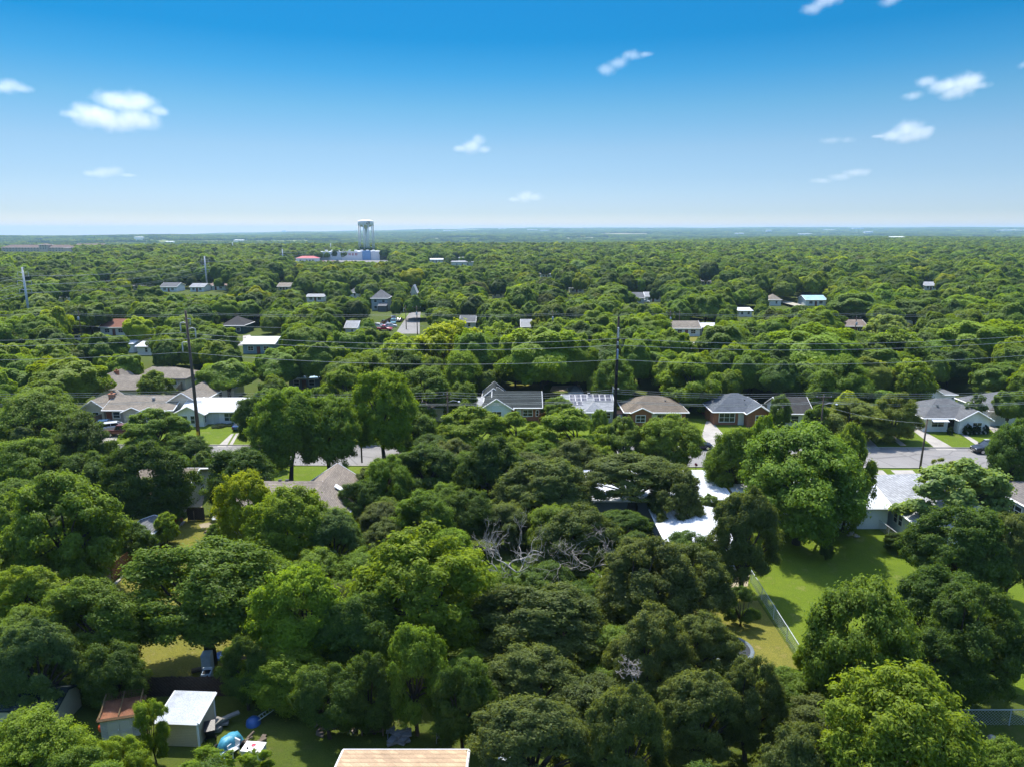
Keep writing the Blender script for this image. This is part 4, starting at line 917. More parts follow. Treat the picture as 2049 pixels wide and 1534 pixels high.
for kind, px, row, rz, c, lab in (
    ('suv', 1978, 905, 180, (.012, .013, .016), 'black suv parked at the far kerb of the street'),
    ('sedan', 1394, 897, 0, (.01, .014, .03), 'black car on the street by the pale driveway'),
    ('van', 1108, 842, -90, (.5, .5, .5), 'silver van facing out beside the slate roofed house'),
    ('suv', 1242, 846, -90, (.03, .02, .02), 'dark car nose out in shade under the tall black pole'),
    ('sedan', 1990, 848, 0, (.7, .7, .7), 'white car beside the right hand white house'),
    ('sedan', 213, 856, 20, (.02, .07, .16), 'dark blue car left of the silver hatchback'),
    ('hatch', 231, 861, 28, (.45, .47, .5), 'silver hatchback parked outside the long tan roofed house'),
    ('pickup', 247, 870, 8, (.11, .025, .015), 'dark red pickup truck half under a tree'),
    ('sedan', 484, 856, 90, (.02, .06, .16), 'blue car by the two strip driveway partly under a tree'),
    ('pickup', 769, 662, -10, (.38, .015, .04), 'bright red pickup among the cars at the side street corner'),
    ('sedan', 781, 655, 10, (.55, .56, .58), 'silver car directly behind the red pickup'),
    ('suv', 787, 649, -80, (.05, .18, .22), 'teal pickup style car facing out at the side street corner'),
    ('suv', 787.5, 642, -80, (.7, .7, .7), 'white suv behind the teal one'),
    ('sedan', 799, 644, -95, (.03, .05, .06), 'dark sedan on the kerb of the side street'),
    ('sedan', 771, 649, -60, (.04, .05, .08), 'dark blue car between the orange fence and the silver car'),
    ('hatch', 760, 656, -30, (.7, .7, .68), 'white car left of the red pickup'),
    ('van', 811, 626, 0, (.75, .75, .75), 'white van across the grass island up the side street'),
    ('suv', 167, 683, 0, (.7, .7, .7), 'white suv near the red brown roofed house'),
    ('sedan', 1290, 606, 0, (.75, .75, .76), 'white car beside the grey roofed far house'),
    ('sedan', 1545, 624, 30, (.6, .6, .62), 'silver car by the small tan hip roofed house'),
    ):
    x, y = pk(px, row); car(kind, lab, x, y, R(rz), c)
x, y = P(1900, 1060); car('van', 'white van glimpsed under the big olive oak right of the lawn', x + 4, y - 4, R(60), (.7, .7, .7))
# ------------------------------------------------------------------ fences
FW, FWR, FWD = mat('planks', (.22, .17, .125), .9, .1, var=.3, scale=1), mat('planks', (.27, .13, .06), .9, .1, var=.25, scale=1), mat('planks', (.075, .06, .05), .9, .1, var=.3, scale=1)
def fence(label, pts, h, m, gapless=True, cat='fence', name='plank_fence'):
    """boards with dog eared tops; posts are parts"""
    x0, y0 = pts[0]; t = empty(name, label, cat, (x0, y0, 0), 0, 'fences')
    bd = MB(); rl = MB()
    for (ax, ay), (bx, by) in zip(pts[:-1], pts[1:]):
        ln = math.hypot(bx - ax, by - ay); a = math.atan2(by - ay, bx - ax); n = max(2, int(ln / .15))
        for i in range(n):
            u = (i + .5) / n; hh = h + random.uniform(-.05, .03)
            bd.box(ax + (bx - ax) * u - x0, ay + (by - ay) * u - y0, hh / 2 + .03, ln / n * .94, .022, hh, a + random.uniform(-.03, .03))
        for z in (.35, h - .3):
            nx, ny = -math.sin(a) * .035, math.cos(a) * .035
            rl.bar((ax - x0 + nx, ay - y0 + ny, z), (bx - x0 + nx, by - y0 + ny, z), .07)
    bd.build('boards', m, t); rl.build('rail', m, t)
    for (ax, ay), (bx, by) in zip(pts[:-1], pts[1:]):
        ln = math.hypot(bx - ax, by - ay); k = max(1, int(ln / 2.4))
        for i in range(k + 1):
            u = i / k; nx, ny = -(by - ay) / ln * .12, (bx - ax) / ln * .12
            b = MB(); b.box(ax + (bx - ax) * u - x0 + nx, ay + (by - ay) * u - y0 + ny, h / 2, .1, .1, h); b.build('post', m, t)
    return t
def chain(label, pts, h=1.2, rail=True, cat='fence'):
    x0, y0 = pts[0]; t = empty('chain_link_fence', label, cat, (x0, y0, 0), 0, 'fences')
    ms, rl = MB(), MB()
    for (ax, ay), (bx, by) in zip(pts[:-1], pts[1:]):
        ln = math.hypot(bx - ax, by - ay); n = int(ln / .22)
        for i in range(n):
            for s in (0, 1):
                u0, u1 = i / n, min(1, max(0, (i + (5 if s else -5)) / n)); k = abs(u1 - u0) * n / 5
                p, q = (ax + (bx - ax) * u0 - x0, ay + (by - ay) * u0 - y0, .03), (ax + (bx - ax) * u1 - x0, ay + (by - ay) * u1 - y0, .03 + (h - .05) * k)
                ms.tube([p, q], .006, 3, False)
        rl.tube([(ax - x0, ay - y0, h), (bx - x0, by - y0, h)], .03, 6)
        for i in range(max(1, int(ln / 3)) + 1):
            u = i / max(1, int(ln / 3)); b = MB(); b.tube([(ax + (bx - ax) * u - x0, ay + (by - ay) * u - y0, 0), (ax + (bx - ax) * u - x0, ay + (by - ay) * u - y0, h + .06)], .035, 6); b.build('post', STEEL, t)
    ms.build('mesh', STEEL, t); rl.build('rail', STEEL, t); return t
fx = -38.4
fence('weathered grey section of the long side yard plank fence', [(fx, 52), (fx, 61.5)], 1.8, FW)
fence('reddish brown section of the long side yard plank fence', [(fx + .05, 61.7), (fx + .2, 76)], 1.75, FWR)
gx0, gx1 = P(376, 1040)[0], P(408, 1040)[0]; gy = P(390, 1040)[1]
t = fence('dark wooden double gate closing the end of the side yard', [(gx0, gy), (gx1, gy)], 1.55, FWD, cat='gate', name='wooden_gate')
b = MB(); b.box((gx1 - gx0) * .42, -.06, .6, .12, .06, 1.2); b.build('brace', FW, t)
fence('dark back fence behind the tan garden shed', [(P(130, 1396)[0], 44.6), (P(700, 1396)[0], 44.8)], 1.6, FWD)
fence('grey plank fence in shade behind the yard furniture', [(P(640, 1450)[0], 41.9), (P(770, 1450)[0], 42.0)], 1.6, FW)
fence('wood fence by the tan hip roofed house at the back', [(P(345, 802)[0], P(345, 802)[1]), (P(369, 775)[0], P(369, 775)[1])], 1.6, FW)
fence('brown fence stub between the brick wall and the silver van', [(P(1078, 848)[0], P(1078, 848)[1]), (P(1092, 842)[0], P(1092, 842)[1])], 1.7, FWR)
fence('orange wood fence behind the cars at the side street corner', [P(762, 656), P(784, 644)], 1.8, FWR)
fence('orange wood fence beside a white building in the left woods', [P(624, 603), P(646, 602)], 1.9, FWR)
fence('low plank fence beside the left tan houses', [P(188, 850), P(212, 842)], 1.5, FW)
fence('red brown fence beyond the brick house', [P(1430, 846), P(1412, 838)], 1.6, FWR)
chain('chain link fence running along the edge of the big lawn', [(22.5, 48.5), (22.9, 61.5)], 1.25)
chain('chain link fence with white top rail at the lower right', [(P(1930, 1450)[0] - 4, P(1930, 1450)[1]), (P(2049, 1450)[0] + 6, P(2049, 1450)[1])], 1.2)
chain('short chain link fence beside the pale blue white house', [(41.8, 65.5), (41.4, 75)], 1.1)
# concrete blocks along the side yard fence and the lawn fence
kbm = MB()
for i in range(14): kbm.box(fx + .5 + random.uniform(-.05, .05), 59 + i * 1.25, .08, .25, .95, .14, random.uniform(-.08, .08))
tag(kbm.build('edging', CONC), 'row of pale edging stones along the side yard fence', 'edging')
# ------------------------------------------------------------------ things in the yards
def lathe_thing(name, label, cat, px, row, prof, m, n=20, group=None):
    x, y = P(px, row); mb = MB(); mb.lathe(prof, n); return tag(mb.build(name, m, None, True, (x, y, 0)), label, cat, group)
TARP = mat('tarp', (.06, .30, .42), .45, .4, var=.35, scale=3); BLUE = mat('plastic', (.03, .10, .30), .4, .4, var=.2); METALW = mat('enamel', (.50, .60, .66), .35, .5, var=.15); OLDW = mat('old_wood', (.16, .13, .10), .9, .1, var=.35, scale=3)
def bin_(label, x, y, rz, c, lid):
    t = empty('wheelie_bin', label, 'bin', (x, y, 0), rz, 'wheeled rubbish bins'); m = mat('plastic', c, .45, .4, var=.12)
    b = MB(); b.add([(-.24, -.28, .05), (.24, -.28, .05), (.24, .28, .05), (-.24, .28, .05), (-.31, -.36, 1.0), (.31, -.36, 1.0), (.31, .36, 1.0), (-.31, .36, 1.0)], [(3, 2, 1, 0), (4, 5, 6, 7), (0, 1, 5, 4), (1, 2, 6, 5), (2, 3, 7, 6), (3, 0, 4, 7)]); b.build('body', m, t)
    b = MB(); b.slab([(-.34, -.42, 1.06), (.34, -.42, 1.06), (.34, .38, 1.13), (-.34, .38, 1.13)], .07); b.build('lid', mat('plastic', lid, .4, .4, var=.1), t)
    b = MB(); b.tube([(-.28, .44, 1.0), (.28, .44, 1.0)], .025, 6); b.build('handle', BLK, t)
    for s in (-1, 1):
        b = MB(); b.tube([(s * .27, .33, .13), (s * .34, .33, .13)], .13, 12); b.build('wheel', BLK, t)
x, y = P(374, 984); bin_('dark green bin nearest the side yard gate', x, y, R(80), (.012, .03, .022), (.012, .03, .022))
x, y = P(381, 977); bin_('dark bin standing behind the nearest green one', x, y, R(75), (.012, .03, .022), (.015, .04, .03))
x, y = P(387, 971); bin_('recycling bin with a bright blue lid behind the green bins', x, y, R(80), (.015, .04, .035), (.03, .16, .45))
x, y = P(1762, 960 - 24); 
t = empty('mailbox', 'black mailbox on a post at the near kerb', 'mailbox', (P(1735, 940)[0], P(1735, 940)[1] - .4, 0))
b = MB(); b.box(0, 0, .55, .09, .09, 1.1); b.build('post', OLDW, t); b = MB(); b.tube([(0, -.25, 1.22), (0, .25, 1.22)], .13, 10); b.box(0, 0, 1.14, .26, .5, .14); b.build('mailbox_body', BLK, t)
t = empty('mailbox', 'red flagged mailbox on a thin post in front of the metal roofed house', 'mailbox', (P(1392, 945)[0], P(1392, 945)[1], 0))
b = MB(); b.box(0, 0, .55, .07, .07, 1.1); b.build('post', OLDW, t); b = MB(); b.tube([(0, -.25, 1.22), (0, .25, 1.22)], .15, 10); b.box(0, 0, 1.14, .3, .5, .14); b.build('mailbox_body', mat('paint', (.35, .02, .03), .5, .4, var=.1), t)
# black bin lying by the tan shed
x, y = P(423, 1472); bin_('black bin tipped against the tan garden shed', x, y, R(200), (.012, .012, .014), (.012, .012, .014))
bb = [o for o in col.objects if o.get('label', '').startswith('black bin tipped')][0]; bb.rotation_euler.x = R(-24); bb.location.z = .12
# tarp covered thing, white chair on it
x, y = P(461, 1496)
t = empty('covered_grill', 'bulky thing under a turquoise tarp with dark wheels', 'covered grill', (x, y, 0), R(55))
b = MB(); b.lathe([(.0, 1.05), (.3, 1.03), (.5, .9), (.62, .6), (.66, .3), (.72, .22)], 24)
rg = random.Random(3); b.v = [(vx * 1.3 * (1 + .08 * math.sin(9 * math.atan2(vy, vx))), vy * .78 * (1 + .1 * math.sin(7 * math.atan2(vy, vx))), vz * .9 + rg.uniform(-.03, .03)) for vx, vy, vz in b.v]; b.build('tarp', TARP, t, True)
for sx in (-.62, .62):
    for s in (-1, 1):
        b = MB(); b.tube([(sx, s * .5, .22), (sx, s * .62, .22)], .22, 12); b.build('wheel', BLK, t)
def patio_chair(label, x, y, rz, m, tilt=0):
    t = empty('patio_chair', label, 'chair', (x, y, 0), rz, 'yard chairs'); t.rotation_euler.x = tilt
    b = MB(); b.slab([(-.25, -.25, .43), (.25, -.25, .43), (.25, .25, .41), (-.25, .25, .41)], .04); b.build('seat', m, t)
    b = MB()
    for k in range(5): b.bar((-.2 + k * .1, .25, .42), (-.2 + k * .1, .38, .86), .05)
    b.bar((-.24, .38, .88), (.24, .38, .88), .07); b.build('backrest', m, t)
    for sx in (-.23, .23):
        for sy_ in (-.23, .25):
            b = MB(); b.bar((sx, sy_, .41), (sx * 1.12, sy_ * 1.12, 0), .045); b.build('leg', m, t)
        b = MB(); b.bar((sx * 1.1, -.25, .64), (sx * 1.1, .33, .66), .05); b.bar((sx * 1.1, -.24, .64), (sx, -.23, .42), .045); b.build('armrest', m, t)
x, y = P(468, 1508); patio_chair('white plastic chair against the turquoise tarp', x, y, R(-30), WPL)
x, y = P(456, 1522); patio_chair('pale blue plastic chair lying on the grass below the turquoise tarp', x - .1, y + .2, R(60), mat('plastic', (.35, .5, .6), .45, .4, var=.1), R(-70))
x, y = P(509, 1512)
t = empty('water_trough', 'white topped box with a red spot on the grass', 'box', (x, y, 0), R(-6))
b = MB(); b.box(0, 0, .32, 1.25, .85, .64); b.build('body', METALW, t); b = MB(); b.box(0, 0, .68, 1.32, .92, .08); b.build('lid', WPL, t); b = MB(); b.lathe([(0, .76), (.14, .74), (.15, .725)], 14, (-.05, .12, 0)); b.build('spot', mat('paint', (.45, .01, .05), .5, .4, var=.1), t)
b = MB(); b.lathe([(0, .80), (.07, .79), (.08, .725)], 10, (.15, -.25, 0)); b.lathe([(0, .80), (.06, .79), (.07, .725)], 10, (-.3, -.2, 0)); b.build('knob', BLK, t)
# ladder, tool piles
x, y = P(500, 1452); x2, y2 = P(548, 1432)
mb = MB(); a = math.atan2(y2 - y, x2 - x); ln = math.hypot(x2 - x, y2 - y); nx, ny = -math.sin(a) * .2, math.cos(a) * .2
for s in (-1, 1): mb.bar((s * nx, s * ny, .15), (x2 - x + s * nx, y2 - y + s * ny, .65), .06)
for i in range(8):
    u = (i + .5) / 8; mb.bar(((x2 - x) * u - nx, (y2 - y) * u - ny, .15 + .5 * u), ((x2 - x) * u + nx, (y2 - y) * u + ny, .15 + .5 * u), .04)
tag(mb.build('ladder', mat('paint', (.28, .33, .28), .6, .3, var=.2), None, False, (x, y, 0)), 'ladder leaning low over the blue bundle', 'ladder')
x, y = P(507, 1447); mb = MB(); mb.lathe([(0, .5), (.25, .46), (.45, .3), (.5, 0)], 14); tag(mb.build('tarp_bundle', BLUE, None, True, (x, y, 0)), 'dark blue tarp bundle under the low ladder', 'tarp')
rg = random.Random(11)
def pile(name, label, cat, px, row, n, sz, m, group=None):
    x, y = P(px, row); mb = MB()
    for i in range(n): mb.box(rg.uniform(-.5, .5), rg.uniform(-.4, .4), .08 + .09 * i * rg.uniform(.7, 1), sz * rg.uniform(.6, 1.3), sz * rg.uniform(.15, .5), .12, rg.uniform(0, 3))
    return tag(mb.build(name, m, None, False, (x, y, 0)), label, cat, group)
pile('timber_pile', 'untidy pile of grey boards beside the tan garden shed', 'timber pile', 441, 1455, 8, 1.2, mat('old_wood', (.26, .25, .23), .9, .1, var=.3, scale=3))
pile('timber_pile', 'small heap of dark wood by the white topped box', 'timber pile', 510, 1482, 5, .6, OLDW)
pile('brick_pile', 'heap of old bricks and stones at the dark fence', 'brick pile', 650, 1468, 14, .5, mat('old_wood', (.22, .18, .15), .95, .1, var=.4, scale=3))
pile('brick_pile', 'small stack of pale stones and terracotta in front of the furniture', 'brick pile', 696, 1467, 6, .5, mat('old_wood', (.5, .42, .36), .9, .1, var=.3, scale=3))
pile('scrap_pile', 'pile of scrap sheet metal in deep shade', 'scrap pile', 800, 1480, 9, 1.0, mat('metal', (.2, .22, .23), .6, .3, var=.3, scale=2))
pile('brush_pile', 'grey brush heap beneath the great leaning tree limbs', 'brush pile', 478, 1330, 10, 1.0, OLDW)
pile('timber_pile', 'dark boards leaning on the near gate side of the yard', 'timber pile', 424, 1072, 9, 1.6, OLDW)
pile('rock_pile', 'little ring of stones by the lawn fence', 'rock pile', 1465, 1158, 6, .5, mat('old_wood', (.25, .23, .2), .9, .1, var=.3, scale=3))
pile('rock_pile', 'ring of pale stones at the foot of the smaller lawn tree', 'rock pile', 1706, 1074, 9, .5, CONC)
x, y = P(747, 1466); t = empty('potting_bench', 'old wooden bench rack in deep shade at the back fence', 'bench', (x, y, 0)); b = MB(); b.slab([(-.75, -.3, .85), (.75, -.3, .85), (.75, .3, .85), (-.75, .3, .85)], .08); b.build('top', OLDW, t)
b = MB(); b.box(0, .26, 1.15, 1.5, .05, .55); b.box(0, .0, .3, 1.4, .5, .05); b.build('shelf', OLDW, t)
for sx in (-.7, .7):
    for s in (-.25, .25): b = MB(); b.box(sx, s, .39, .08, .08, .77); b.build('leg', OLDW, t)
x, y = P(883, 1482); patio_chair('grey metal lawn chair in deep shade', x, y, R(170), mat('metal', (.22, .23, .24), .6, .3, var=.3, scale=2))
x, y = P(782, 1470); patio_chair('dark lawn chair next to the scrap pile', x, y, R(200), mat('metal', (.2, .24, .28), .6, .3, var=.3, scale=2))
x, y = P(1010, 1536); t = empty('water_tank', 'grey metal object with a round lid at the very bottom of the picture', 'tank', (x, y, 0)); b = MB(); b.lathe([(0, .0), (.42, 0), (.42, .75), (.36, .82), (0, .86)], 18); b.build('body', STEEL, t, True); b = MB(); b.lathe([(0, .96), (.16, .95), (.17, .85)], 12); b.build('lid', WPL, t, True)
# appliances by the leaning oak
x, y = P(416, 1365)
t = empty('washing_machine', 'old pale blue washing machine under the great leaning tree', 'washing machine', (x, y, 0), R(8)); b = MB(); b.box(0, 0, .48, .68, .68, .9); b.build('body', METALW, t); b = MB(); b.box(0, .3, 1.0, .68, .12, .18); b.build('control_panel', WPL, t); b = MB(); b.box(0, -.05, .945, .5, .46, .03); b.build('lid', BLK, t)
x, y = P(417, 1340); t = empty('refrigerator', 'tall pale blue old freezer behind the washing machine', 'freezer', (x, y, 0), R(8)); b = MB(); b.box(0, 0, .75, .7, .7, 1.5); b.build('body', METALW, t); b = MB(); b.box(0, -.38, .8, .68, .06, 1.3); b.box(.28, -.44, .9, .04, .06, .4); b.build('door', METALW, t)
x, y = P(400, 1345); mb = MB(); mb.tube([(-.6, 0, .15), (.7, .3, .3)], .18, 8); tag(mb.build('log', OLDW, None, True, (x, y, 0)), 'cut log lying beside the washing machine', 'log')
x, y = P(444, 1314); t = empty('kiddie_pool', 'small blue plastic object in shade beside the great leaning tree', 'wading pool', (x, y, 0), 0); b = MB(); b.lathe([(0, .06), (.42, .05), (.5, .22), (.55, .22), (.5, 0)], 20); b.build('basin', mat('plastic', (.05, .18, .5), .4, .4, var=.2), t, True)
lathe_thing('buoy', 'orange ball beside the rusted cage shed', 'ball', 209, 1470, [(0, .95), (.16, .92), (.28, .8), (.32, .62), (.28, .44), (.15, .33), (0, .3)], mat('plastic', (.7, .1, .02), .4, .4, var=.1))
x, y = P(1505, 1345)
t = empty('trampoline', 'round trampoline half hidden under the oaks by the lawn fence', 'trampoline', (x - 1.3, y + 2.0, 0)); b = MB(); b.lathe([(0, .8), (1.7, .8), (1.7, .78), (0, .78)], 32); b.build('mat', mat('fabric', (.03, .035, .04), .7, .2, var=.2), t); b = MB(); b.lathe([(1.7, .82), (1.95, .84), (2.0, .8), (1.95, .76), (1.7, .78), (1.7, .82)], 32); b.build('rim_pad', mat('fabric', (.12, .15, .17), .6, .3, var=.2), t)
for k in range(6): b = MB(); a = k * math.pi / 3; b.tube([(1.9 * math.cos(a), 1.9 * math.sin(a), .78), (1.9 * math.cos(a), 1.9 * math.sin(a), 0)], .03, 6); b.build('leg', STEEL, t)
x, y = P(1800, 1102); t = empty('clothes_post', 'pale T shaped washing line post at the lawn edge', 'clothes line post', (x, y, 0)); b = MB(); b.tube([(0, 0, 0), (0, 0, 1.9)], .04, 8); b.bar((-.6, 0, 1.88), (.6, 0, 1.88), .07); b.build('post', WPL, t)
x, y = P(1680, 1052); t = empty('picnic_table', 'small wooden table under the big lawn tree', 'table', (x, y, 0)); b = MB(); b.slab([(-.8, -.4, .75), (.8, -.4, .75), (.8, .4, .75), (-.8, .4, .75)], .06); b.build('top', mat('old_wood', (.4, .3, .2), .9, .1, var=.3, scale=3), t)
for sx in (-.7, .7):
    for s in (-.3, .3): b = MB(); b.box(sx, s, .345, .08, .08, .69); b.build('leg', OLDW, t)
x, y = P(1985, 1480); mb = MB(); mb.lathe([(0, .35), (.2, .3), (.3, .15), (.25, 0)], 9); tag(mb.build('rock', CONC, None, False, (x, y, 0)), 'pale rock on dry grass at the lower right', 'rock')
x, y = P(1974, 888); t = empty('yard_box', 'dark square utility box on the lawn behind the black suv', 'utility box', (x, y, 0)); b = MB(); b.box(0, 0, .35, .7, .5, .7); b.build('body', BLK, t); b = MB(); b.box(0, 0, .73, .78, .58, .06); b.build('lid', GREYB, t)
# ------------------------------------------------------------------ far landmarks
def far_xy(px, y): return (px - CX) / FPX * (y * cp + 25 * sp)
D = 960.0
xt = far_xy(734, D); zt_ = Zat(D, 440); K = D * 1.0 / FPX
CRM = mat('tower_paint', (.86, .81, .73), .6, .3, var=.06, scale=.2); CRM2 = mat('tower_emblem', (.36, .28, .19), .6, .3, var=.3, scale=.6)
t = empty('water_tower', 'cream legged water tower standing above the trees behind the store', 'water tower', (xt, D, 0))
rt_ = 15.2 * K; b = MB(); zb2 = zt_ - 13.5 * K
b.lathe([(0, zt_), (rt_ * .55, zt_ - .4), (rt_ * .93, zt_ - 1.2), (rt_, zt_ - 2.2), (rt_, zt_ - 6.5), (rt_ * .96, zt_ - 7.3), (rt_ * .7, zt_ - 8.8), (rt_ * .38, zt_ - 9.9), (1.9, zt_ - 11.6), (1.7, zt_ - 13)], 48); b.build('tank', CRM, t, True)
b = MB(); b.tube([(0, 0, 0), (0, 0, zt_ - 12)], 1.75, 20); b.build('riser_pipe', CRM, t, True)
for k in range(10):
    a = 2 * math.pi * (k + .3) / 10; b = MB(); b.tube([(rt_ * .98 * math.cos(a), rt_ * .98 * math.sin(a), 0), (rt_ * .94 * math.cos(a), rt_ * .94 * math.sin(a), zt_ - 6.8)], .75, 8); b.build('leg', CRM, t, True)
for zz in (10, 20):
    b = MB(); pts = [(rt_ * .97 * math.cos(2 * math.pi * (k + .3) / 10), rt_ * .97 * math.sin(2 * math.pi * (k + .3) / 10), zz) for k in range(11)]; b.tube(pts, .14, 6); b.build('brace_ring', CRM, t)
a0 = R(-62); em = MB(); 
for q, (da, dz, rr) in enumerate(((0, 0, 1.9), (.13, .8, 1.1), (-.12, -.9, 1.2), (.16, -.9, .9))):
    vs = [];
    for j in range(16):
        al = 2 * math.pi * j / 16; aa = a0 + da + rr * math.cos(al) / rt_; vs.append((math.cos(aa) * (rt_ + .05 + .01 * q), math.sin(aa) * (rt_ + .05 + .01 * q), zt_ - 4.2 + dz + rr * math.sin(al)))
    em.add(vs, [tuple(range(16))])
em.build('painted_emblem', CRM2, t)
# store with coloured fascia
ys = 790.0; xs0, xs1 = far_xy(635, ys), far_xy(760, ys); zf, zr = 0, Zat(ys, 503.5)
t = empty('store', 'long pale grey store with red lettering and a blue entrance block below the water tower', 'store', ((xs0 + xs1) / 2, ys, 0)); W_ = xs1 - xs0
b = MB(); b.bbox(-W_ / 2, W_ / 2, 0, 40, 0, zr - .6); b.build('wall', mat('siding', (.62, .67, .68), .7, .25, var=.06, scale=.4), t)
b = MB(); b.bbox(-W_ * .02 - 6, W_ * .22, -1.2, -.05, 0, zr); b.bbox(W_ * .36, W_ / 2, -1.2, -.05, 0, zr + .3); b.build('fascia', mat('siding', (.85, .80, .78), .7, .25, var=.05, scale=.4), t)
b = MB(); b.bbox(W_ * .225, W_ * .355, -1.8, -.05, 0, zr + .9); b.build('entrance_block', mat('paint', (.22, .38, .62), .5, .4, var=.1), t)
b = MB(); b.bbox(-W_ / 2, W_ / 2, -.0, 39.9, zr - .55, zr - .3)
for k in range(9): b.bbox(-W_ * .4 + k * W_ * .095, -W_ * .4 + k * W_ * .095 + 2.6, 6, 9, zr - .4, zr + 1.4)
b.build('roof', WPL, t)
RED = mat('paint', (.45, .03, .05), .5, .4, var=.08)
for j in range(3):
    xx = W_ * .02 + j * 3.6 - 1; zz = zr - 3.0; b = MB()
    if j == 0: b.bbox(xx, xx + .5, -1.35, -1.21, zz - 1.2, zz + 1.2); b.bbox(xx + 1.5, xx + 2, -1.35, -1.21, zz - 1.2, zz + 1.2); b.bbox(xx + .5, xx + 1.5, -1.35, -1.21, zz - .25, zz + .25)
    if j == 1: b.bbox(xx, xx + .5, -1.35, -1.21, zz - 1.2, zz + 1.2); [b.bbox(xx + .5, xx + 2, -1.35, -1.21, zz + k - .22, zz + k + .22) for k in (-.98, 0, .98)]
    if j == 2: b.bbox(xx, xx + .5, -1.35, -1.21, zz - 1.2, zz + 1.2); [b.bbox(xx + .5, xx + 1.9, -1.35, -1.21, zz + k - .22, zz + k + .22) for k in (-.98, 0, .98)]; b.bbox(xx + 1.9, xx + 2.3, -1.35, -1.21, zz - 1, zz - .2); b.bbox(xx + 1.9, xx + 2.3, -1.35, -1.21, zz + .2, zz + 1)
    b.build('sign_letter', RED, t)
sheet('car_park', [(xs0 - 60, 690), (xs1 + 40, 690), (xs1 + 40, ys), (xs0 - 60, ys)], .012, mat('asphalt', (.19, .185, .18), .9, .15, var=.10, scale=.9))
def shop(label, px0, px1, y, rowtop, wm, rm, name='store', cat='store', kind='gx', dep=18):
    xa, xb = far_xy(px0, y), far_xy(px1, y); h = Zat(y, rowtop) - float(terrain((xa + xb) / 2, y)); rise = min(2.5, h * .3)
    return house(name, label, (xa + xb) / 2, y, 0, [(0, 0, xb - xa, dep, h - rise, kind, rise, .6)], wm, rm, [(0, 'S', (xb - xa) * k, 1, 2, 1.6) for k in (-.3, 0, .3)], cat=cat, group='far buildings', z=float(terrain((xa + xb) / 2, y)), doors=[(0, 'S', (xb - xa) * .15, 1.6, 2.4, DARKIN)])
REDT = mat('paint', (.40, .04, .05), .6, .3, var=.15)
shop('low shop with a bright red canopy left of the store', 592, 634, 735, 513, WPL, REDT, kind='hx', dep=10)
shop('small grey gabled church like building right of the water tower', 759, 772, 900, 499, GRYW, LGREY, kind='gy', dep=14, name='hall', cat='hall')
shop('red roofed house right of the yellow sign pylon', 847, 864, 930, 498, CREAM, REDR, name='house', cat='house')
shop('red brick block in the far trees, right of the water tower', 926, 944, 960, 494, BRICK, REDR, name='apartment_block', cat='building')
shop('long red brown school like building among far trees', 996, 1024, 1000, 492, BRICK, SH((.3, .2, .15)), name='school', cat='building')
shop('brick block farther right in the far trees', 1043, 1060, 980, 493, BRICK, REDR, name='apartment_block', cat='building')
shop('red roofed block behind the blue and white building', 1120, 1148, 950, 499, BRICK, REDR, name='apartment_block', cat='building')
shop('blue and white flat building in the far trees', 1138, 1156, 850, 503, WH, MR((.35, .5, .65)), cat='building', name='office', kind='flat')
shop('white low building near the far road bend', 1082, 1096, 780, 509, WH, LGREY, cat='building', name='office', kind='flat')
shop('white farm building on the far hillside left', 1204, 1216, 1000, 497, WH, LGREY, cat='building', name='barn')
shop('pink brick hall at the edge of the far right field', 1284, 1310, 830, 501, BRICK, SH((.35, .25, .22)), name='hall', cat='hall')
shop('white sided shed row beside the car park road', 918, 944, 700, 511, WH, LGREY, name='office', cat='building', kind='flat')
y = 800; x = far_xy(819, y); t = empty('pylon_sign', 'tall yellow sign on a dark post right of the store', 'sign', (x, y, 0)); zt2 = Zat(y, 504); b = MB(); b.box(0, 0, zt2 - 3, 2.2, .5, 5.2); b.build('sign_face', YEL, t); b = MB(); b.tube([(0, 0, 0), (0, 0, zt2 + 1.6)], .3, 8); b.build('post', REDT, t)
# stone and stucco apartment complex on the left ridge
ya = 1060.0; STU = mat('siding', (.70, .56, .44), .8, .2, var=.08, scale=.3); RFT = SH((.20, .15, .13))
xa, xb = far_xy(2, ya), far_xy(142, ya); Wd = xb - xa; zt3 = Zat(ya, 490.5); h = zt3 * .68
wins = [(0, 'S', -Wd / 2 + 4 + k * (Wd - 8) / 21, z, 1.8, 1.6) for k in range(22) for z in ([2, 5.2] if h > 7 else [2])]
ap = house('apartment_complex', 'long pinkish apartment complex with a square tower on the left horizon', (xa + xb) / 2, ya, 0, [(0, 0, Wd, 18, h, 'hx', zt3 - h, .8), (far_xy(88, ya) - (xa + xb) / 2, -2, 13, 12, zt3 + .4, 'hx', 1.6, .8), (far_xy(136, ya) - (xa + xb) / 2, -2, 9, 12, h * .9, 'hx', 2.0, .6)], STU, RFT, wins + [(1, 'S', k, z, 1.8, 2) for k in (-3.6, 0, 3.6) for z in (5, 8.6)], cat='building', group='far buildings')
shop('lower pink roofed wing behind the apartment complex', 150, 205, 1300, 488, STU, RFT, name='apartment_block', cat='building')
shop('low pale building before the apartment complex', 4, 28, 900, 506.5, STU, SH((.3, .27, .24)), name='office', cat='building', kind='flat')
shop('small brown roofed building right of the apartment complex', 182, 196, 900, 505, CREAM, RFT, name='office', cat='building')
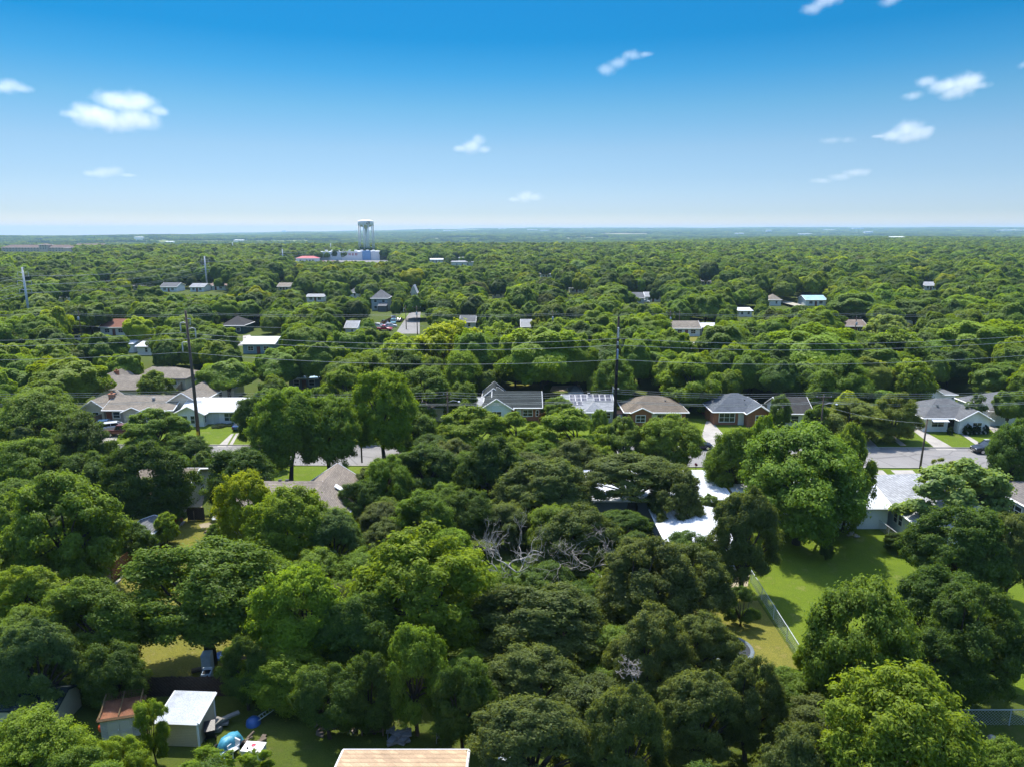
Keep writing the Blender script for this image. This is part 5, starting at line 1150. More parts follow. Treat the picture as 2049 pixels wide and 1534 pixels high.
# white sheds and warehouses on the far plain
WHS = mat('siding', (.85, .85, .84), .6, .3, var=.04, scale=.1)
for px, py, wp, hp, lab in ((278, 482, 16, 4, 'white farmstead in the far left field'), (340, 491, 16, 3, 'white shed roofs at the edge of the left field'), (478, 487, 18, 3, 'pale barn in the centre left field'), (568, 462.5, 7, 2.2, 'lone white speck of a building on the far left ridge'),
        (866, 462, 9, 2.6, 'white warehouse right of the tower on the far plain'), (905, 464.5, 36, 1.8, 'longest white roofed warehouse on the far plain'), (935, 463.5, 40, 1.6, 'thin white warehouse beside the longest one'), (1005, 461, 16, 1.8, 'white block right of the longest warehouse'),
        (1065, 463, 20, 2.0, 'pair of low white roofs left of centre on the far plain'), (1090, 464.5, 18, 2.0, 'bright low shed beside the pair of low white roofs'), (1538, 467, 10, 4, 'white mast topped building on the right plain'), (1612, 472, 24, 2, 'low white row on the right plain'),
        (1662, 463, 20, 1.6, 'flat white roof far right of centre'), (1718, 461, 20, 3, 'brightest white warehouse on the right plain'), (1738, 469.5, 16, 3.5, 'white hangar below the brightest warehouse'), (1480, 471.5, 16, 2.4, 'white roof line left of the mast topped building'), (2030, 464.5, 44, 2, 'long white warehouse at the right edge of the plain'), (1795, 484, 26, 1.6, 'pale flat roof in the right hand forest')):
    x, y = far_point(px, py); k = y / FPX; w_ = wp * k; h_ = max(6, hp * k)
    zz = float(terrain(x, y))
    rt2 = empty('warehouse', lab, 'warehouse', (x, y - 5, zz), 0, 'white buildings on the far plain')
    b = MB(); b.bbox(-w_ / 2, w_ / 2, 0, w_ * .5, 0, h_ + 7); b.build('wall', WHS, rt2); b = MB(); b.slab([(-w_ / 2 - .5, -.5, h_ + 7.3), (w_ / 2 + .5, -.5, h_ + 7.3), (w_ / 2 + .5, w_ * .5 + .5, h_ + 8.5), (-w_ / 2 - .5, w_ * .5 + .5, h_ + 8.5)], .3); b.build('roof', WHS, rt2)
# cars on the store car park
rg = random.Random(5)
cols = [(.7, .7, .7), (.4, .02, .03), (.03, .03, .04), (.45, .46, .5), (.05, .08, .25), (.6, .45, .05), (.6, .6, .58)]
CN = ['white', 'red', 'black', 'silver', 'blue', 'yellow', 'pale']
cseq = 0
for row_, nn in ((0, 9), (1, 8)):
    for i in range(nn):
        k = rg.randrange(7); px = 604 + i * 9.5 + row_ * 4
        yy = 706 + row_ * 38
        c = car('suv' if rg.random() < .4 else 'sedan', '%s car, %s in the %s row of the store car park' % (CN[k], ['first', 'second', 'third', 'fourth', 'fifth', 'sixth', 'seventh', 'eighth', 'ninth'][i], ['near', 'far'][row_]), far_xy(px, yy), yy, R(90 if rg.random() < .5 else -90), cols[k])
        c['group'] = 'cars at the store'
# ------------------------------------------------------------------ trees placed one by one
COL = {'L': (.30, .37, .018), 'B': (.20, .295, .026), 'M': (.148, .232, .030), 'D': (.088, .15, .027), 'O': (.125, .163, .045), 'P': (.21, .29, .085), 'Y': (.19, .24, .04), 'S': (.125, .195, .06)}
WORD = {'L': 'lime green', 'B': 'bright green', 'M': 'mid green', 'D': 'dark green', 'O': 'olive green', 'P': 'pale sage green', 'Y': 'yellow green', 'S': 'grey green'}
K = {'o': 'oak', 'e': 'elm', 'p': 'pecan', 'm': 'maple', 'a': 'ash', 's': 'sycamore', 'g': 'magnolia'}
NEAR = 'broad trees this side of the street'; ROWG = 'trees between and behind the houses'
HAND = [  # crown centre px, crown top row, crown width px, height m, kind, colour, what it stands by
 # across the street and behind the houses, left to right
 (65, 622, 150, 11, 'e', 'M', 'big round tree at the left edge under the nearest steel mast'), (178, 612, 85, 10, 'e', 'M', 'rounded tree behind the red brown roofed house'),
 (228, 594, 80, 10, 'e', 'D', 'domed tree directly behind the red brown roof'), (276, 640, 66, 9, 'm', 'L', 'compact round tree right of the red brown roofed house'),
 (95, 682, 130, 10, 'e', 'M', 'wide tree below the white suv'), (205, 668, 88, 11, 'e', 'M', 'tree left of the two white roofed buildings'), (252, 712, 64, 8, 'm', 'B', 'round tree above the tan roofed houses'),
 (343, 655, 74, 10, 'e', 'M', 'tree just left of the braced wood pole top'), (425, 655, 95, 11, 'e', 'M', 'tree in front of the teal cottage'), (455, 716, 108, 10, 'o', 'M', 'wide tree behind the white garage'),
 (350, 605, 80, 10, 'e', 'D', 'dull tree below the row of small houses by the mast'), (300, 576, 62, 10, 'e', 'M', 'tree hiding the grey roofed house by the mast'), (447, 602, 60, 10, 'm', 'B', 'tree behind the teal cottage'), (505, 590, 80, 11, 'e', 'D', 'dark round tree right behind the teal cottage'),
 (130, 724, 140, 10, 'm', 'B', 'leafy tree with lit clumps left of the tan roofed houses'), (36, 716, 100, 10, 'e', 'M', 'tree at the left edge above the street'), (70, 790, 160, 10, 'e', 'M', 'broad dark tree at the left edge beside the street'),
 (312, 736, 62, 6.5, 'p', 'M', 'small feathery tree between the tan roofs'), (288, 776, 34, 4, 'a', 'B', 'little tree before the white gable end'),
 (310, 824, 128, 9, 'm', 'M', 'spreading tree in front of the long tan roofed house'), (165, 826, 118, 10, 'e', 'D', 'tall dark tree beside the silver hatchback'), (375, 872, 90, 9, 'e', 'D', 'tree at the foot of the braced pole'),
 (505, 800, 70, 8, 'e', 'D', 'dark tree right of the white metal roofed house'),
 (560, 700, 110, 11, 'e', 'M', 'tall tree behind the pale blue metal roof'), (640, 690, 110, 11, 'e', 'M', 'tree left of the lime green giant'), (700, 668, 96, 11, 'e', 'M', 'tree below the parked cars corner'),
 (600, 650, 90, 11, 'e', 'M', 'tree right of the white metal roofed blue grey house'), (745, 662, 70, 9, 'e', 'M', 'tree below the side street corner'),
 (800, 692, 110, 11, 'p', 'B', 'loose tree left of the lime green giant crown'), (902, 653, 146, 14, 'p', 'L', 'brightest lime green giant below the side street'), (948, 672, 110, 13, 'e', 'M', 'tall tree touching the lime green giant'),
 (1085, 670, 178, 14, 'm', 'B', 'big clumpy tree above the silver van'), (1155, 690, 90, 12, 'm', 'B', 'clumpy tree left of the tall black pole'),
 (1230, 724, 98, 10, 'e', 'M', 'tree behind the tall black pole'), (1385, 724, 122, 10, 'm', 'B', 'neat dome tree shading the brown hip roofed house'), (1272, 692, 72, 11, 'e', 'M', 'tree right of the tall black pole'),
 (1345, 668, 90, 11, 'm', 'B', 'tree in front of the white ranch house'), (1456, 656, 132, 12, 'e', 'M', 'large domed tree right of the white ranch house'), (1502, 712, 92, 10, 'e', 'M', 'tree behind the brick house with blue grey roof'),
 (1195, 636, 88, 11, 'e', 'M', 'domed tree left of the pole with blue grey insulators'), (1296, 637, 104, 11, 'm', 'B', 'domed tree left of the white ranch house'), (1180, 610, 84, 11, 'e', 'M', 'tree above the white transformer pole'),
 (1075, 632, 40, 9, 'a', 'Y', 'rusty leaved narrow tree beside the half hidden white cottage'), (1125, 640, 60, 8, 'a', 'S', 'thin twiggy tree by the white transformer pole'),
 (1235, 576, 82, 11, 'e', 'M', 'tall round tree left of the bare brown trees'), (1640, 664, 200, 13, 'm', 'B', 'huge bright dome left of the sage trees'), (1755, 700, 130, 11, 'e', 'M', 'tree behind the flowering trees'),
 (1792, 668, 118, 12, 'p', 'M', 'tall tree with drooping limbs behind the grey roofed garage'), (1962, 645, 152, 13, 'e', 'B', 'tall dome at the right behind the white house row'), (2000, 728, 126, 10, 'e', 'M', 'wide tree behind the right edge white house'), (1900, 700, 90, 11, 'e', 'D', 'dark tree behind the house with clipped bushes'),
 (1630, 611, 118, 11, 'o', 'D', 'dark spreading oak left of the low brick house'), (1720, 590, 130, 12, 'e', 'M', 'wide tree behind the low brick house'), (1778, 640, 105, 11, 'p', 'P', 'silvery leaved tree right of the low brick house'), (1868, 658, 60, 10, 'p', 'P', 'narrow silvery leaved tree among darker crowns'),
 (1752, 524, 88, 14, 'o', 'D', 'very dark massive oak standing out in the right hand forest'), (1612, 548, 74, 12, 'e', 'M', 'round tree left of the very dark massive oak'), (1672, 576, 44, 8, 'm', 'L', 'small ball shaped tree in front of the blue and white roof'), (1968, 529, 86, 14, 'e', 'B', 'big dome far right above the others'),
 (1900, 545, 50, 12, 'o', 'D', 'dark narrow crown beside the big far right dome'), (1835, 600, 110, 11, 'e', 'M', 'broad tree in the right hand woods'), (1935, 596, 100, 11, 'e', 'B', 'tree with lit shoulder in the right hand woods'),
 (845, 746, 130, 9, 'o', 'M', 'wide tree with pale limbs above the broken limb'), (925, 768, 64, 7, 'e', 'M', 'small bright edged tree left of the slate roof'), (765, 752, 130, 12, 'e', 'B', 'tall tree with dark forked trunk by the street'),
 (1118, 795, 60, 5, 'e', 'M', 'small tree squeezed beside the van and the solar house'), (1200, 822, 40, 6, 'e', 'M', 'small round tree in front of the solar house'),
 (1725, 722, 140, 10, 'm', 'Y', 'flowering tree with yellowish clumps behind the street lamp pole'), (1705, 800, 110, 6.5, 'm', 'Y', 'low flowering tree overhanging the shaded driveway'), (1790, 795, 110, 7.5, 'm', 'Y', 'low flowering tree beside the cracked driveway'), (1640, 815, 70, 6, 'm', 'M', 'low leafy tree right of the white cottage'),
 (1950, 790, 50, 6, 'a', 'S', 'thin grey tree between the two right hand white houses'), (2020, 785, 60, 7, 'e', 'M', 'tree hiding the right edge white house'), (1562, 790, 40, 6, 'e', 'M', 'tree between the brick house and the white cottage'),
 # this side of the street
 (575, 782, 140, 13, 'e', 'M', 'tall tree with dark skirt at the near kerb, left of the twin trunk one'), (655, 800, 126, 13, 'e', 'M', 'twin trunk tree at the near kerb behind the tan brown house'), (720, 812, 62, 11, 'a', 'B', 'slim pale trunked tree at the near kerb'),
 (818, 822, 124, 12, 'e', 'M', 'rounded tree at the near kerb right of the forked trunk'), (940, 822, 146, 11, 'm', 'B', 'broad leafy tree hiding the front of the slate roofed house'), (1148, 826, 150, 11, 'm', 'B', 'broad leafy tree in front of the solar house'), (1246, 843, 84, 11, 'm', 'M', 'round tree in front of the dark car'),
 (1338, 832, 124, 11, 'e', 'M', 'dense tree in front of the brown hip roofed house'), (1030, 830, 96, 10, 'm', 'B', 'bright tree left of the solar house front'),
 (55, 882, 140, 11, 'e', 'M', 'tree at the left edge just this side of the street'), (292, 894, 184, 11, 'e', 'D', 'dark wide tree in front of the side yard bins'), (172, 905, 110, 11, 'e', 'D', 'very dark tree in front of the parked silver hatchback'), (478, 902, 140, 11, 'e', 'D', 'dark domed tree left of the tan brown house'),
 (130, 962, 225, 12, 'p', 'M', 'large dense tree above the plank fence at left'), (28, 1000, 150, 12, 'p', 'M', 'tree at the left edge beside the large dense one'), (492, 955, 126, 9, 'p', 'L', 'pale large leaved tree in front of the gate'),
 (858, 894, 150, 11, 'e', 'D', 'dull rounded tree right of the tan brown house'), (775, 914, 92, 10, 'e', 'M', 'tree touching the right eave of the tan brown house'), (985, 884, 140, 11, 'o', 'D', 'dark oak behind the white dead tree'), (722, 966, 100, 8, 'e', 'D', 'low dark tree under the corner of the tan brown roof'),
 (850, 988, 130, 10, 'e', 'M', 'rounded tree left of the white dead tree'), (935, 982, 110, 11, 'e', 'D', 'dark tree right against the white dead tree'), (588, 988, 190, 10, 'p', 'B', 'bright loose tree covering the front of the tan brown house'), (668, 1030, 120, 9, 'o', 'S', 'dull greyish tree below the tan brown house'),
 (1470, 866, 120, 11, 'e', 'M', 'dark skirted tree left of the great lawn tree'), (1525, 848, 80, 11, 'm', 'B', 'bright topped tree behind the great lawn tree'),
 (1090, 926, 200, 11, 'o', 'O', 'wide oak left of the metal roofs'), (1150, 884, 120, 11, 'o', 'O', 'oak behind the metal roofs near the street'), (1268, 908, 230, 12, 'o', 'O', 'largest spreading oak over the white metal roofs'), (1355, 945, 110, 11, 'o', 'O', 'olive oak limb mass right of the largest spreading oak'), (1418, 992, 46, 6, 's', 'P', 'pale bush like tree at the corner of the metal roofs'),
 (1155, 1022, 190, 10, 'o', 'O', 'rounded olive oak beside the white dead tree'), (1490, 998, 150, 10, 'o', 'O', 'leaning oak at the lawn edge by the metal outbuilding'), (1390, 1064, 90, 6, 'a', 'S', 'grey scrubby tree below the metal outbuilding'),
 (1605, 850, 226, 12.5, 'e', 'M', 'great dark tree standing on the lawn'), (1706, 872, 104, 12, 'm', 'M', 'second tree on the lawn, slimmer, next to the great dark one'), (1916, 930, 222, 10, 's', 'P', 'pale large leaved sycamore beside the pale blue white house'), (1890, 925, 70, 9, 'a', 'Y', 'thin yellowish tree at the near kerb right'),
 (1925, 1025, 210, 10, 'o', 'D', 'dark wide oak below the pale sycamore'), (2035, 845, 92, 12, 'e', 'D', 'dark tree at the right edge over the black suv'), (2020, 1040, 110, 9, 'o', 'O', 'olive oak cut by the right edge'),
 (408, 1086, 352, 9.0, 'e', 'M', 'great tree with a leaning trunk over the left yard'), (188, 1165, 240, 9, 'e', 'M', 'bright edged tree over the left yard grass'), (225, 1288, 150, 6.5, 'e', 'D', 'low dark tree in shade behind the rusted cage shed'), (62, 1142, 190, 10, 'p', 'B', 'feathery fresh green tree at the left edge'),
 (75, 1258, 180, 9, 'o', 'S', 'greyish oak at the left edge above the dark roofed shed'), (600, 1152, 205, 10, 'p', 'B', 'loose bright tree right of the great leaning tree'), (575, 1300, 190, 7, 'p', 'B', 'lower loose tree below the loose bright one'),
 (840, 1080, 300, 12, 'p', 'B', 'widest bright tree in the middle of the near woods'), (720, 1200, 170, 9, 'e', 'D', 'shaded tree left under the widest bright one'), (832, 1268, 140, 9, 'p', 'M', 'drooping tree hanging over the shaded furniture'), (75, 1412, 190, 6, 'e', 'B', 'bushy tree in the bottom left corner'),
 (305, 1412, 90, 6, 'a', 'B', 'thin sapling in front of the tan garden shed'), (250, 1478, 120, 4.6, 'e', 'B', 'low bushy growth before the white doored shed'), (420, 1500, 130, 3.2, 'a', 'B', 'scrubby sapling at the bottom before the shed corner'), (515, 1506, 80, 2.6, 'a', 'B', 'low scrub below the white topped box'), (150, 1500, 160, 4.5, 'e', 'M', 'dense shrub tree along the bottom edge at left'),
 (1080, 1172, 300, 11, 'o', 'O', 'broad olive oak right of the widest bright tree'), (1065, 1300, 210, 9.5, 'o', 'O', 'olive oak in front of the broad one'), (1065, 1412, 270, 8, 'o', 'O', 'oak nearest the sand coloured roof'), (1290, 1092, 210, 11, 'o', 'O', 'olive oak right of the twiggy dead crown'),
 (1300, 1230, 180, 10, 'o', 'O', 'oak with dead limbs in its crown'), (1250, 1400, 180, 8.5, 'o', 'O', 'dark oak at the bottom centre right'), (1372, 1100, 180, 10, 'o', 'O', 'oak left of the small dark magnolia'), (1400, 1240, 172, 10, 'o', 'O', 'oak over the trampoline'), (1400, 1360, 190, 9, 'o', 'O', 'oak below the trampoline one'), (1500, 1336, 140, 9, 'o', 'O', 'oak just left of the lower bright tree'), (1600, 1468, 190, 7, 'o', 'O', 'oak at the bottom edge left of the fresh green one'),
 (1485, 1176, 76, 4.2, 'g', 'D', 'small dark glossy magnolia beside the lawn fence'), (1722, 1176, 222, 11, 'e', 'M', 'large leafy tree at the foot of the big lawn'), (1800, 1352, 310, 9.5, 'p', 'B', 'fresh bright tree in the bottom right'), (1880, 1150, 200, 10, 'o', 'D', 'dark fine leaved oak right of the lawn'), (1940, 1190, 200, 9.5, 'o', 'D', 'dark fine leaved oak toward the right edge'), (1870, 1262, 180, 8, 'o', 'D', 'low dark oak in front of the fine leaved ones'),
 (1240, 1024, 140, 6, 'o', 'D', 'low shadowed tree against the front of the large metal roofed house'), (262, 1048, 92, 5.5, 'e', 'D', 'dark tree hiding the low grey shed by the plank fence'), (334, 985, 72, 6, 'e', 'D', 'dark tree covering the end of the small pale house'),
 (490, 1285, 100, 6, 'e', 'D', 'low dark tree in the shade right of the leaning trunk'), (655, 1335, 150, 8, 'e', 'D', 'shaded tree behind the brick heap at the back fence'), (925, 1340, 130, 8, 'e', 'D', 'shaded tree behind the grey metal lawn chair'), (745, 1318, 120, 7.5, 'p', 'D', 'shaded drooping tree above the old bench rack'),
 (1985, 1492, 190, 5, 'p', 'M', 'feathery shrub tree in the bottom right corner'), (1800, 1066, 60, 4, 'e', 'D', 'dark round shrub tree at the lawn edge by the line post'), (1838, 1052, 70, 5, 'e', 'D', 'dark bushy tree between the line post and the pale house'), (1620, 1290, 60, 5, 'e', 'B', 'small bright tree at the end of the lawn fence'),
 (428, 1052, 40, 3, 'e', 'M', 'shrub at the right gate post'), (330, 1032, 50, 3.5, 'p', 'B', 'vine covered bush on the plank fence by the gate'), (1655, 1085, 10, 2, 'e', 'D', 'tiny shrub beside the great lawn tree'),
]
BUSH = [(1898, 868, 12, 1.5, 'clipped round bush left of the front door'), (1932, 868, 18, 2.0, 'tallest clipped bush right of the front door'), (1950, 868, 16, 1.7, 'clipped bush under the gable window'), (1968, 867, 14, 1.7, 'clipped bush at the right corner of the grey roofed house'),
        (440, 852, 30, .5, 'low hedge strip under the front bay window'), (470, 849, 26, .5, 'low hedge strip under the wide front window'), (1262, 852, 12, 1.4, 'round bush by the brown hip roofed house'), (1558, 853, 14, 1.3, 'shrub by the brick house corner')]
used = set()
_art = lambda s: s
def fix(s): return s
YB = {(252,712):764,(130,724):818,(95,682):748,(205,668):742,(455,716):788,(343,655):722,(425,655):722,(350,605):645,(560,700):772,(640,690):766,(2000,728):792,(1900,700):765,(1755,700):775,(1792,668):760,(1962,645):735,(1725,722):800,(310,824):895,(165,826):960,(375,872):925,(505,800):878,(575,782):925,(655,800):918,(720,812):858,(765,752):885,(818,822):900,(940,822):905,(1148,826):915,(1246,843):930,(1338,832):930,(1030,830):892,
 (55,882):985,(292,894):1022,(172,905):990,(478,902):1002,(130,962):1150,(28,1000):1125,(492,955):1085,(858,894):985,(775,914):1010,(985,884):1000,(722,966):1035,(850,988):1100,(935,982):1080,(588,988):1125,(668,1030):1140,
 (1470,866):985,(1525,848):960,(1090,926):1042,(1150,884):960,(1268,908):995,(1355,945):1052,(1418,992):1040,(1155,1022):1150,(1490,998):1155,(1390,1064):1112,(1605,850):1056,(1704,872):1062,(1916,930):1052,(1890,925):965,(1925,1025):1175,(2035,845):975,(2020,1040):1180,
 (408,1086):1270,(188,1165):1305,(225,1288):1398,(62,1142):1262,(75,1258):1400,(600,1152):1335,(575,1300):1405,(840,1080):1292,(720,1200):1345,(832,1268):1432,(75,1412):1600,(305,1412):1505,(250,1478):1570,
 (1080,1172):1320,(1065,1300):1425,(1065,1412):1580,(1290,1092):1250,(1300,1230):1402,(1250,1400):1580,(1372,1100):1235,(1400,1240):1370,(1400,1360):1510,(1500,1336):1485,(1600,1468):1620,
 (1485,1176):1238,(1722,1176):1428,(1800,1352):1620,(1880,1150):1300,(1940,1190):1375,(1870,1262):1400,(1985,1492):1620,(490,1285):1392,(1240,1024):1090,(262,1048):1112,(334,985):1040,(655,1335):1452,(925,1340):1470,(745,1318):1440,(1705,800):872,(1790,795):868,(1640,815):868,(1118,795):838,(1950,790):850,(2020,785):845,(1562,790):850,(288,776):802,(312,736):808,(1800,1066):1100,(1838,1052):1100,(1620,1290):1345,(420,1500):1570,(515,1506):1560,(150,1500):1620}
LIFT = {(408,1086):1.6,(575,782):1.5,(655,800):1.8,(720,812):5.0,(765,752):2.5,(1605,850):.5,(1268,908):2.5,(188,1165):1.5}
def place(px, yt, yb, wp, H, lift):
    c = (yt + yb) / 2; al = PITCH + math.atan((c - CY) / FPX)
    for _ in range(12):
        z = .57 * H + lift; x, y = P(px, c, z); k = FPX / (y * cp + (CAMH - z) * sp)
        E = (yb - yt) / 2 / k; r = wp / 2 / k * 1.12; hv = .38 * H * math.cos(al); q = E * E - hv * hv
        need = (.5 * r * math.sin(al)) ** 2
        if q >= need: break
        H *= .94
    ry = min(1.15 * r, math.sqrt(max(q, need)) / math.sin(al)); return x, y, r, max(ry, .45 * r), H
for px, row, wp, H, kd, c, lab in HAND:
    nm = WORD[c] + ' ' + lab if not any(k in lab for k in ('dark', 'bright', 'lime', 'olive', 'pale', 'silvery', 'grey')) else lab
    lift = LIFT.get((px, row), 0.0)
    if (px, row) in YB:
        x, y, r, ry, H = place(px, row, YB[(px, row)], wp, H, lift)
        plant(K[kd], x, y, r, H, COL[c], nm, NEAR if y < 95 else ROWG, rz=random.choice((0, math.pi)) + random.uniform(-.25, .25), ry=ry, lift=lift)
        continue
    x, y = P(px, row, H * .93)
    zc = y * cp + (CAMH - H * .6) * sp; r = wp / 2 * zc / FPX * 1.04
    if y < 115: print('NOYB', px, row, round(y))
    plant(K[kd], x, y, max(r, .8), H, COL[c], nm, NEAR if y < 95 else ROWG)
for px, row, wp, H, lab in BUSH:
    x, y = P(px, row); r = wp / 2 * (y * cp + CAMH * sp) / FPX
    o = bpy.data.objects.new('bush', protos[('magnolia', 0, 'far')][0]); col.objects.link(o); o.location = (x, y - .3, -.15 * H); o.scale = (r / 4.4, r / 4.4, H / 9); o.color = (.03, .06, .014, 1)
    tag(o, lab, 'bush', 'clipped bushes at house fronts')
x, y = P(1018, 1085, 6.0); dead = bare_tree(x, y, 12, 'white bare dead tree in the middle of the woods', 6, .9, thick=.019, up=.42, wood=mat('dead_wood', (.42, .395, .36), .9, .15, var=.25, scale=4))
dead.scale = (.6, .6, 1.0)
x, y = P(1180, 1150, 2.0); bare_tree(x, y, 9.6, 'dead twiggy crown between the olive oaks', 9, 1.0)
x, y = P(1275, 1345, 8.2); bare_tree(x, y, 2.3, 'bleached dead limb poking out of the lower oaks', 21, 1.2, 7.2)
x, y = P(1185, 600, 8); bare_tree(x, y, 11, 'bare brown tree in the centre woods behind the olive crowns', 41, .8)
x, y = P(1300, 618, 6); bare_tree(x, y, 11, 'bare brownish tree in front of the grey roofed far house', 47, .8)
x, y = P(1050, 600, 6); bare_tree(x, y, 9, 'bare brownish tree by the half hidden white cottage', 52, .8)
x, y = P(1958, 850, 0); bare_tree(x, y, 6, 'thin bare limbed tree by the right hand white car', 58, .8)
# ------------------------------------------------------------------ fill: what the photo must keep in view (pixel box, its distance)
KEEP = [(1520, 1050, 1800, 1330, 64), (1455, 1150, 1600, 1330, 62), (280, 1240, 440, 1390, 50), (180, 1015, 420, 1210, 74), (320, 1395, 560, 1534, 44), (200, 1410, 330, 1480, 44), (0, 1400, 125, 1462, 44), (540, 928, 700, 1000, 84),
        (1185, 955, 1435, 1066, 80), (1488, 978, 1535, 1040, 80), (1752, 945, 1860, 1062, 78), (1975, 945, 2049, 1042, 78), (640, 1430, 960, 1534, 44), (360, 960, 420, 1020, 90), (1380, 930, 1530, 1010, 96), (1730, 850, 2049, 960, 105), (205, 885, 245, 920, 100), (430, 890, 520, 905, 104), (600, 893, 760, 934, 98),
        (155, 735, 500, 900, 142), (950, 775, 1085, 840, 118), (1096, 798, 1232, 842, 118), (1240, 802, 1375, 848, 118), (1400, 795, 1612, 900, 112), (1810, 768, 2049, 900, 112), (860, 800, 910, 826, 118), (1960, 1440, 2049, 1500, 46),
        (1000, 768, 1080, 795, 128), (1105, 772, 1165, 790, 130), (1275, 770, 1330, 800, 128), (1900, 740, 1960, 790, 140), (575, 745, 640, 768, 150), (485, 678, 550, 712, 190), (440, 636, 515, 680, 232), (200, 640, 260, 672, 228), (245, 680, 306, 706, 190),
        (740, 580, 778, 622, 290), (752, 618, 852, 668, 236), (688, 648, 716, 672, 226), (1342, 640, 1432, 678, 222), (1385, 672, 1420, 700, 200), (1680, 643, 1734, 664, 228), (1043, 645, 1064, 672, 226), (1254, 582, 1325, 606, 310), (1538, 596, 1655, 616, 310), (1476, 612, 1506, 634, 280), (265, 562, 455, 590, 370), (612, 585, 650, 604, 330),
        (24, 535, 56, 625, 240), (398, 513, 414, 580, 400), (590, 500, 775, 521, 775), (2005, 1160, 2049, 1262, 60), (1880, 1385, 2049, 1435, 46), (0, 488, 146, 503, 1050), (716, 440, 752, 505, 940), (903, 518, 947, 529, 640), (860, 515, 886, 523, 740), (698, 584, 718, 592, 330), (822, 580, 834, 592, 340), (116, 594, 136, 603, 300), (1082, 545, 1104, 553, 470), (556, 572, 580, 580, 380), (1400, 560, 1424, 568, 400), (1850, 570, 1874, 578, 380), (200, 552, 222, 560, 420), (950, 1005, 1080, 1130, 58), (805, 612, 838, 660, 200), (920, 638, 952, 655, 240), (1812, 640, 1836, 648, 250), (150, 676, 176, 684, 210), (980, 588, 1010, 597, 320), (1136, 580, 1170, 588, 340), (1590, 870, 1790, 900, 100),(1610, 1085, 1780, 1160, 70)]
def blocked(x, y, r, H):
    if y < 20: return True
    d = math.hypot(x, y)
    cxp, _ = proj(x, y, H * .6); rp = r * FPX / (y * cp + (CAMH - H * .6) * sp)
    _, yt = proj(x, y, H); _, yb_ = proj(x, y - r * .6, H * .1)
    for a, b, c, e, D_ in KEEP:
        if y < D_ + 9 and cxp + rp * .85 > a and cxp - rp * .85 < c and yb_ > b + 1 and yt < e - 1: return True
    for hx, hy, hr in HOUSES:
        if (x - hx) ** 2 + (y - hy) ** 2 < (hr + r * .55) ** 2: return True
    if abs(y - sy(x, 99.9)) < 6 or abs(y - 205) < 5: return True
    return False
rng = np.random.default_rng(12)
for q in ((812, 650), (825, 630), (840, 612), (790, 655)):
    HOUSES.append((*P(*q), 9.0))
cell = {}
def reg(x, y, r, H):
    cell.setdefault((int(x // 12), int(y // 12)), []).append((x, y, r))
for t_ in TREES: reg(*t_)
def clash(x, y, r, k=.65):
    i, j = int(x // 12), int(y // 12)
    for a in range(i - 2, i + 3):
        for b in range(j - 2, j + 3):
            for (u, v, s) in cell.get((a, b), ()):
                if (u - x) ** 2 + (v - y) ** 2 < (k * (s + r)) ** 2: return True
    return False
fill = []
for rmin, rmax, n, r0, r1 in () if not FILL else ((25, 96, 9000, 2.4, 3.8), (25, 118, 9000, 1.3, 2.4), (106, 330, 40000, 4.2, 7.2), (106, 330, 40000, 2.4, 4.4)):
    for _ in range(n):
        d = math.sqrt(rng.uniform(rmin ** 2, rmax ** 2)); a = rng.uniform(-.68, .68)
        x, y = d * math.sin(a), d * math.cos(a); r = rng.uniform(r0, r1)
        H = min(14, 3.6 + r * rng.uniform(1.0, 1.5)) if d > 106 else min(6.0, 1.5 + r * rng.uniform(1.0, 1.3))
        if clash(x, y, r) or blocked(x, y, r, H): continue
        reg(x, y, r, H); fill.append((d, x, y, r, H))
# the largest in the picture become trees of their own, the others belong to the wood
vis = []
for d, x, y, r, H in fill:
    px, py = proj(x, y, H * .8)
    if -40 < px < 2090 and py < 1600: vis.append((r * FPX / d, d, x, y, r, H, px, py))
LM = [(250, 655, 'the red brown roofed house'), (466, 650, 'the teal cottage'), (517, 690, 'the blue grey house'), (760, 600, 'the two storey grey house'), (785, 645, 'the cars at the corner'), (1372, 655, 'the white ranch house'), (1706, 652, 'the low brick house'), (1288, 593, 'the grey roofed far house'),
      (1550, 605, 'the small tan hip roofed house'), (1632, 605, 'the blue and white roof'), (336, 575, 'the row by the steel mast'), (632, 592, 'the orange fence'), (735, 520, 'the store'), (1752, 550, 'the very dark massive oak'), (33, 580, 'the nearest steel mast'), (95, 492, 'the apartment complex'), (1107, 640, 'the white transformer pole'),
      (1053, 655, 'the half hidden white cottage'), (936, 650, 'the steep grey roof'), (1968, 560, 'the big far right dome'), (1490, 622, 'the flat white roof'), (997, 592, 'the peeping tan roof'), (430, 785, 'the white garage'), (316, 760, 'the tan hip roofed house'), (1018, 800, 'the slate roofed house'), (1178, 815, 'the solar house'), (1312, 820, 'the brown hip roofed house'), (1485, 820, 'the blue grey hip roof'), (1910, 830, 'the grey roofed white house'), (870, 670, 'the lime green giant'),
      (620, 960, 'the tan brown house'), (1300, 1000, 'the white metal roofs'), (1650, 1150, 'the big lawn'), (370, 1440, 'the tan garden shed'), (390, 1030, 'the side yard gate'), (1010, 1080, 'the white dead tree'), (840, 1150, 'the widest bright tree'), (1800, 1400, 'the fresh bright corner tree'), (800, 1515, 'the sand coloured roof'), (1915, 980, 'the pale sycamore'), (130, 1050, 'the large dense left tree'), (1080, 1250, 'the broad olive oak')]
LD = {}
vis.sort(key=lambda q: -q[0])
N_SOLO = 300 - len(HAND)
solo = vis[:N_SOLO]; solo_ids = {id(q) for q in solo}
named = {}
plan = []
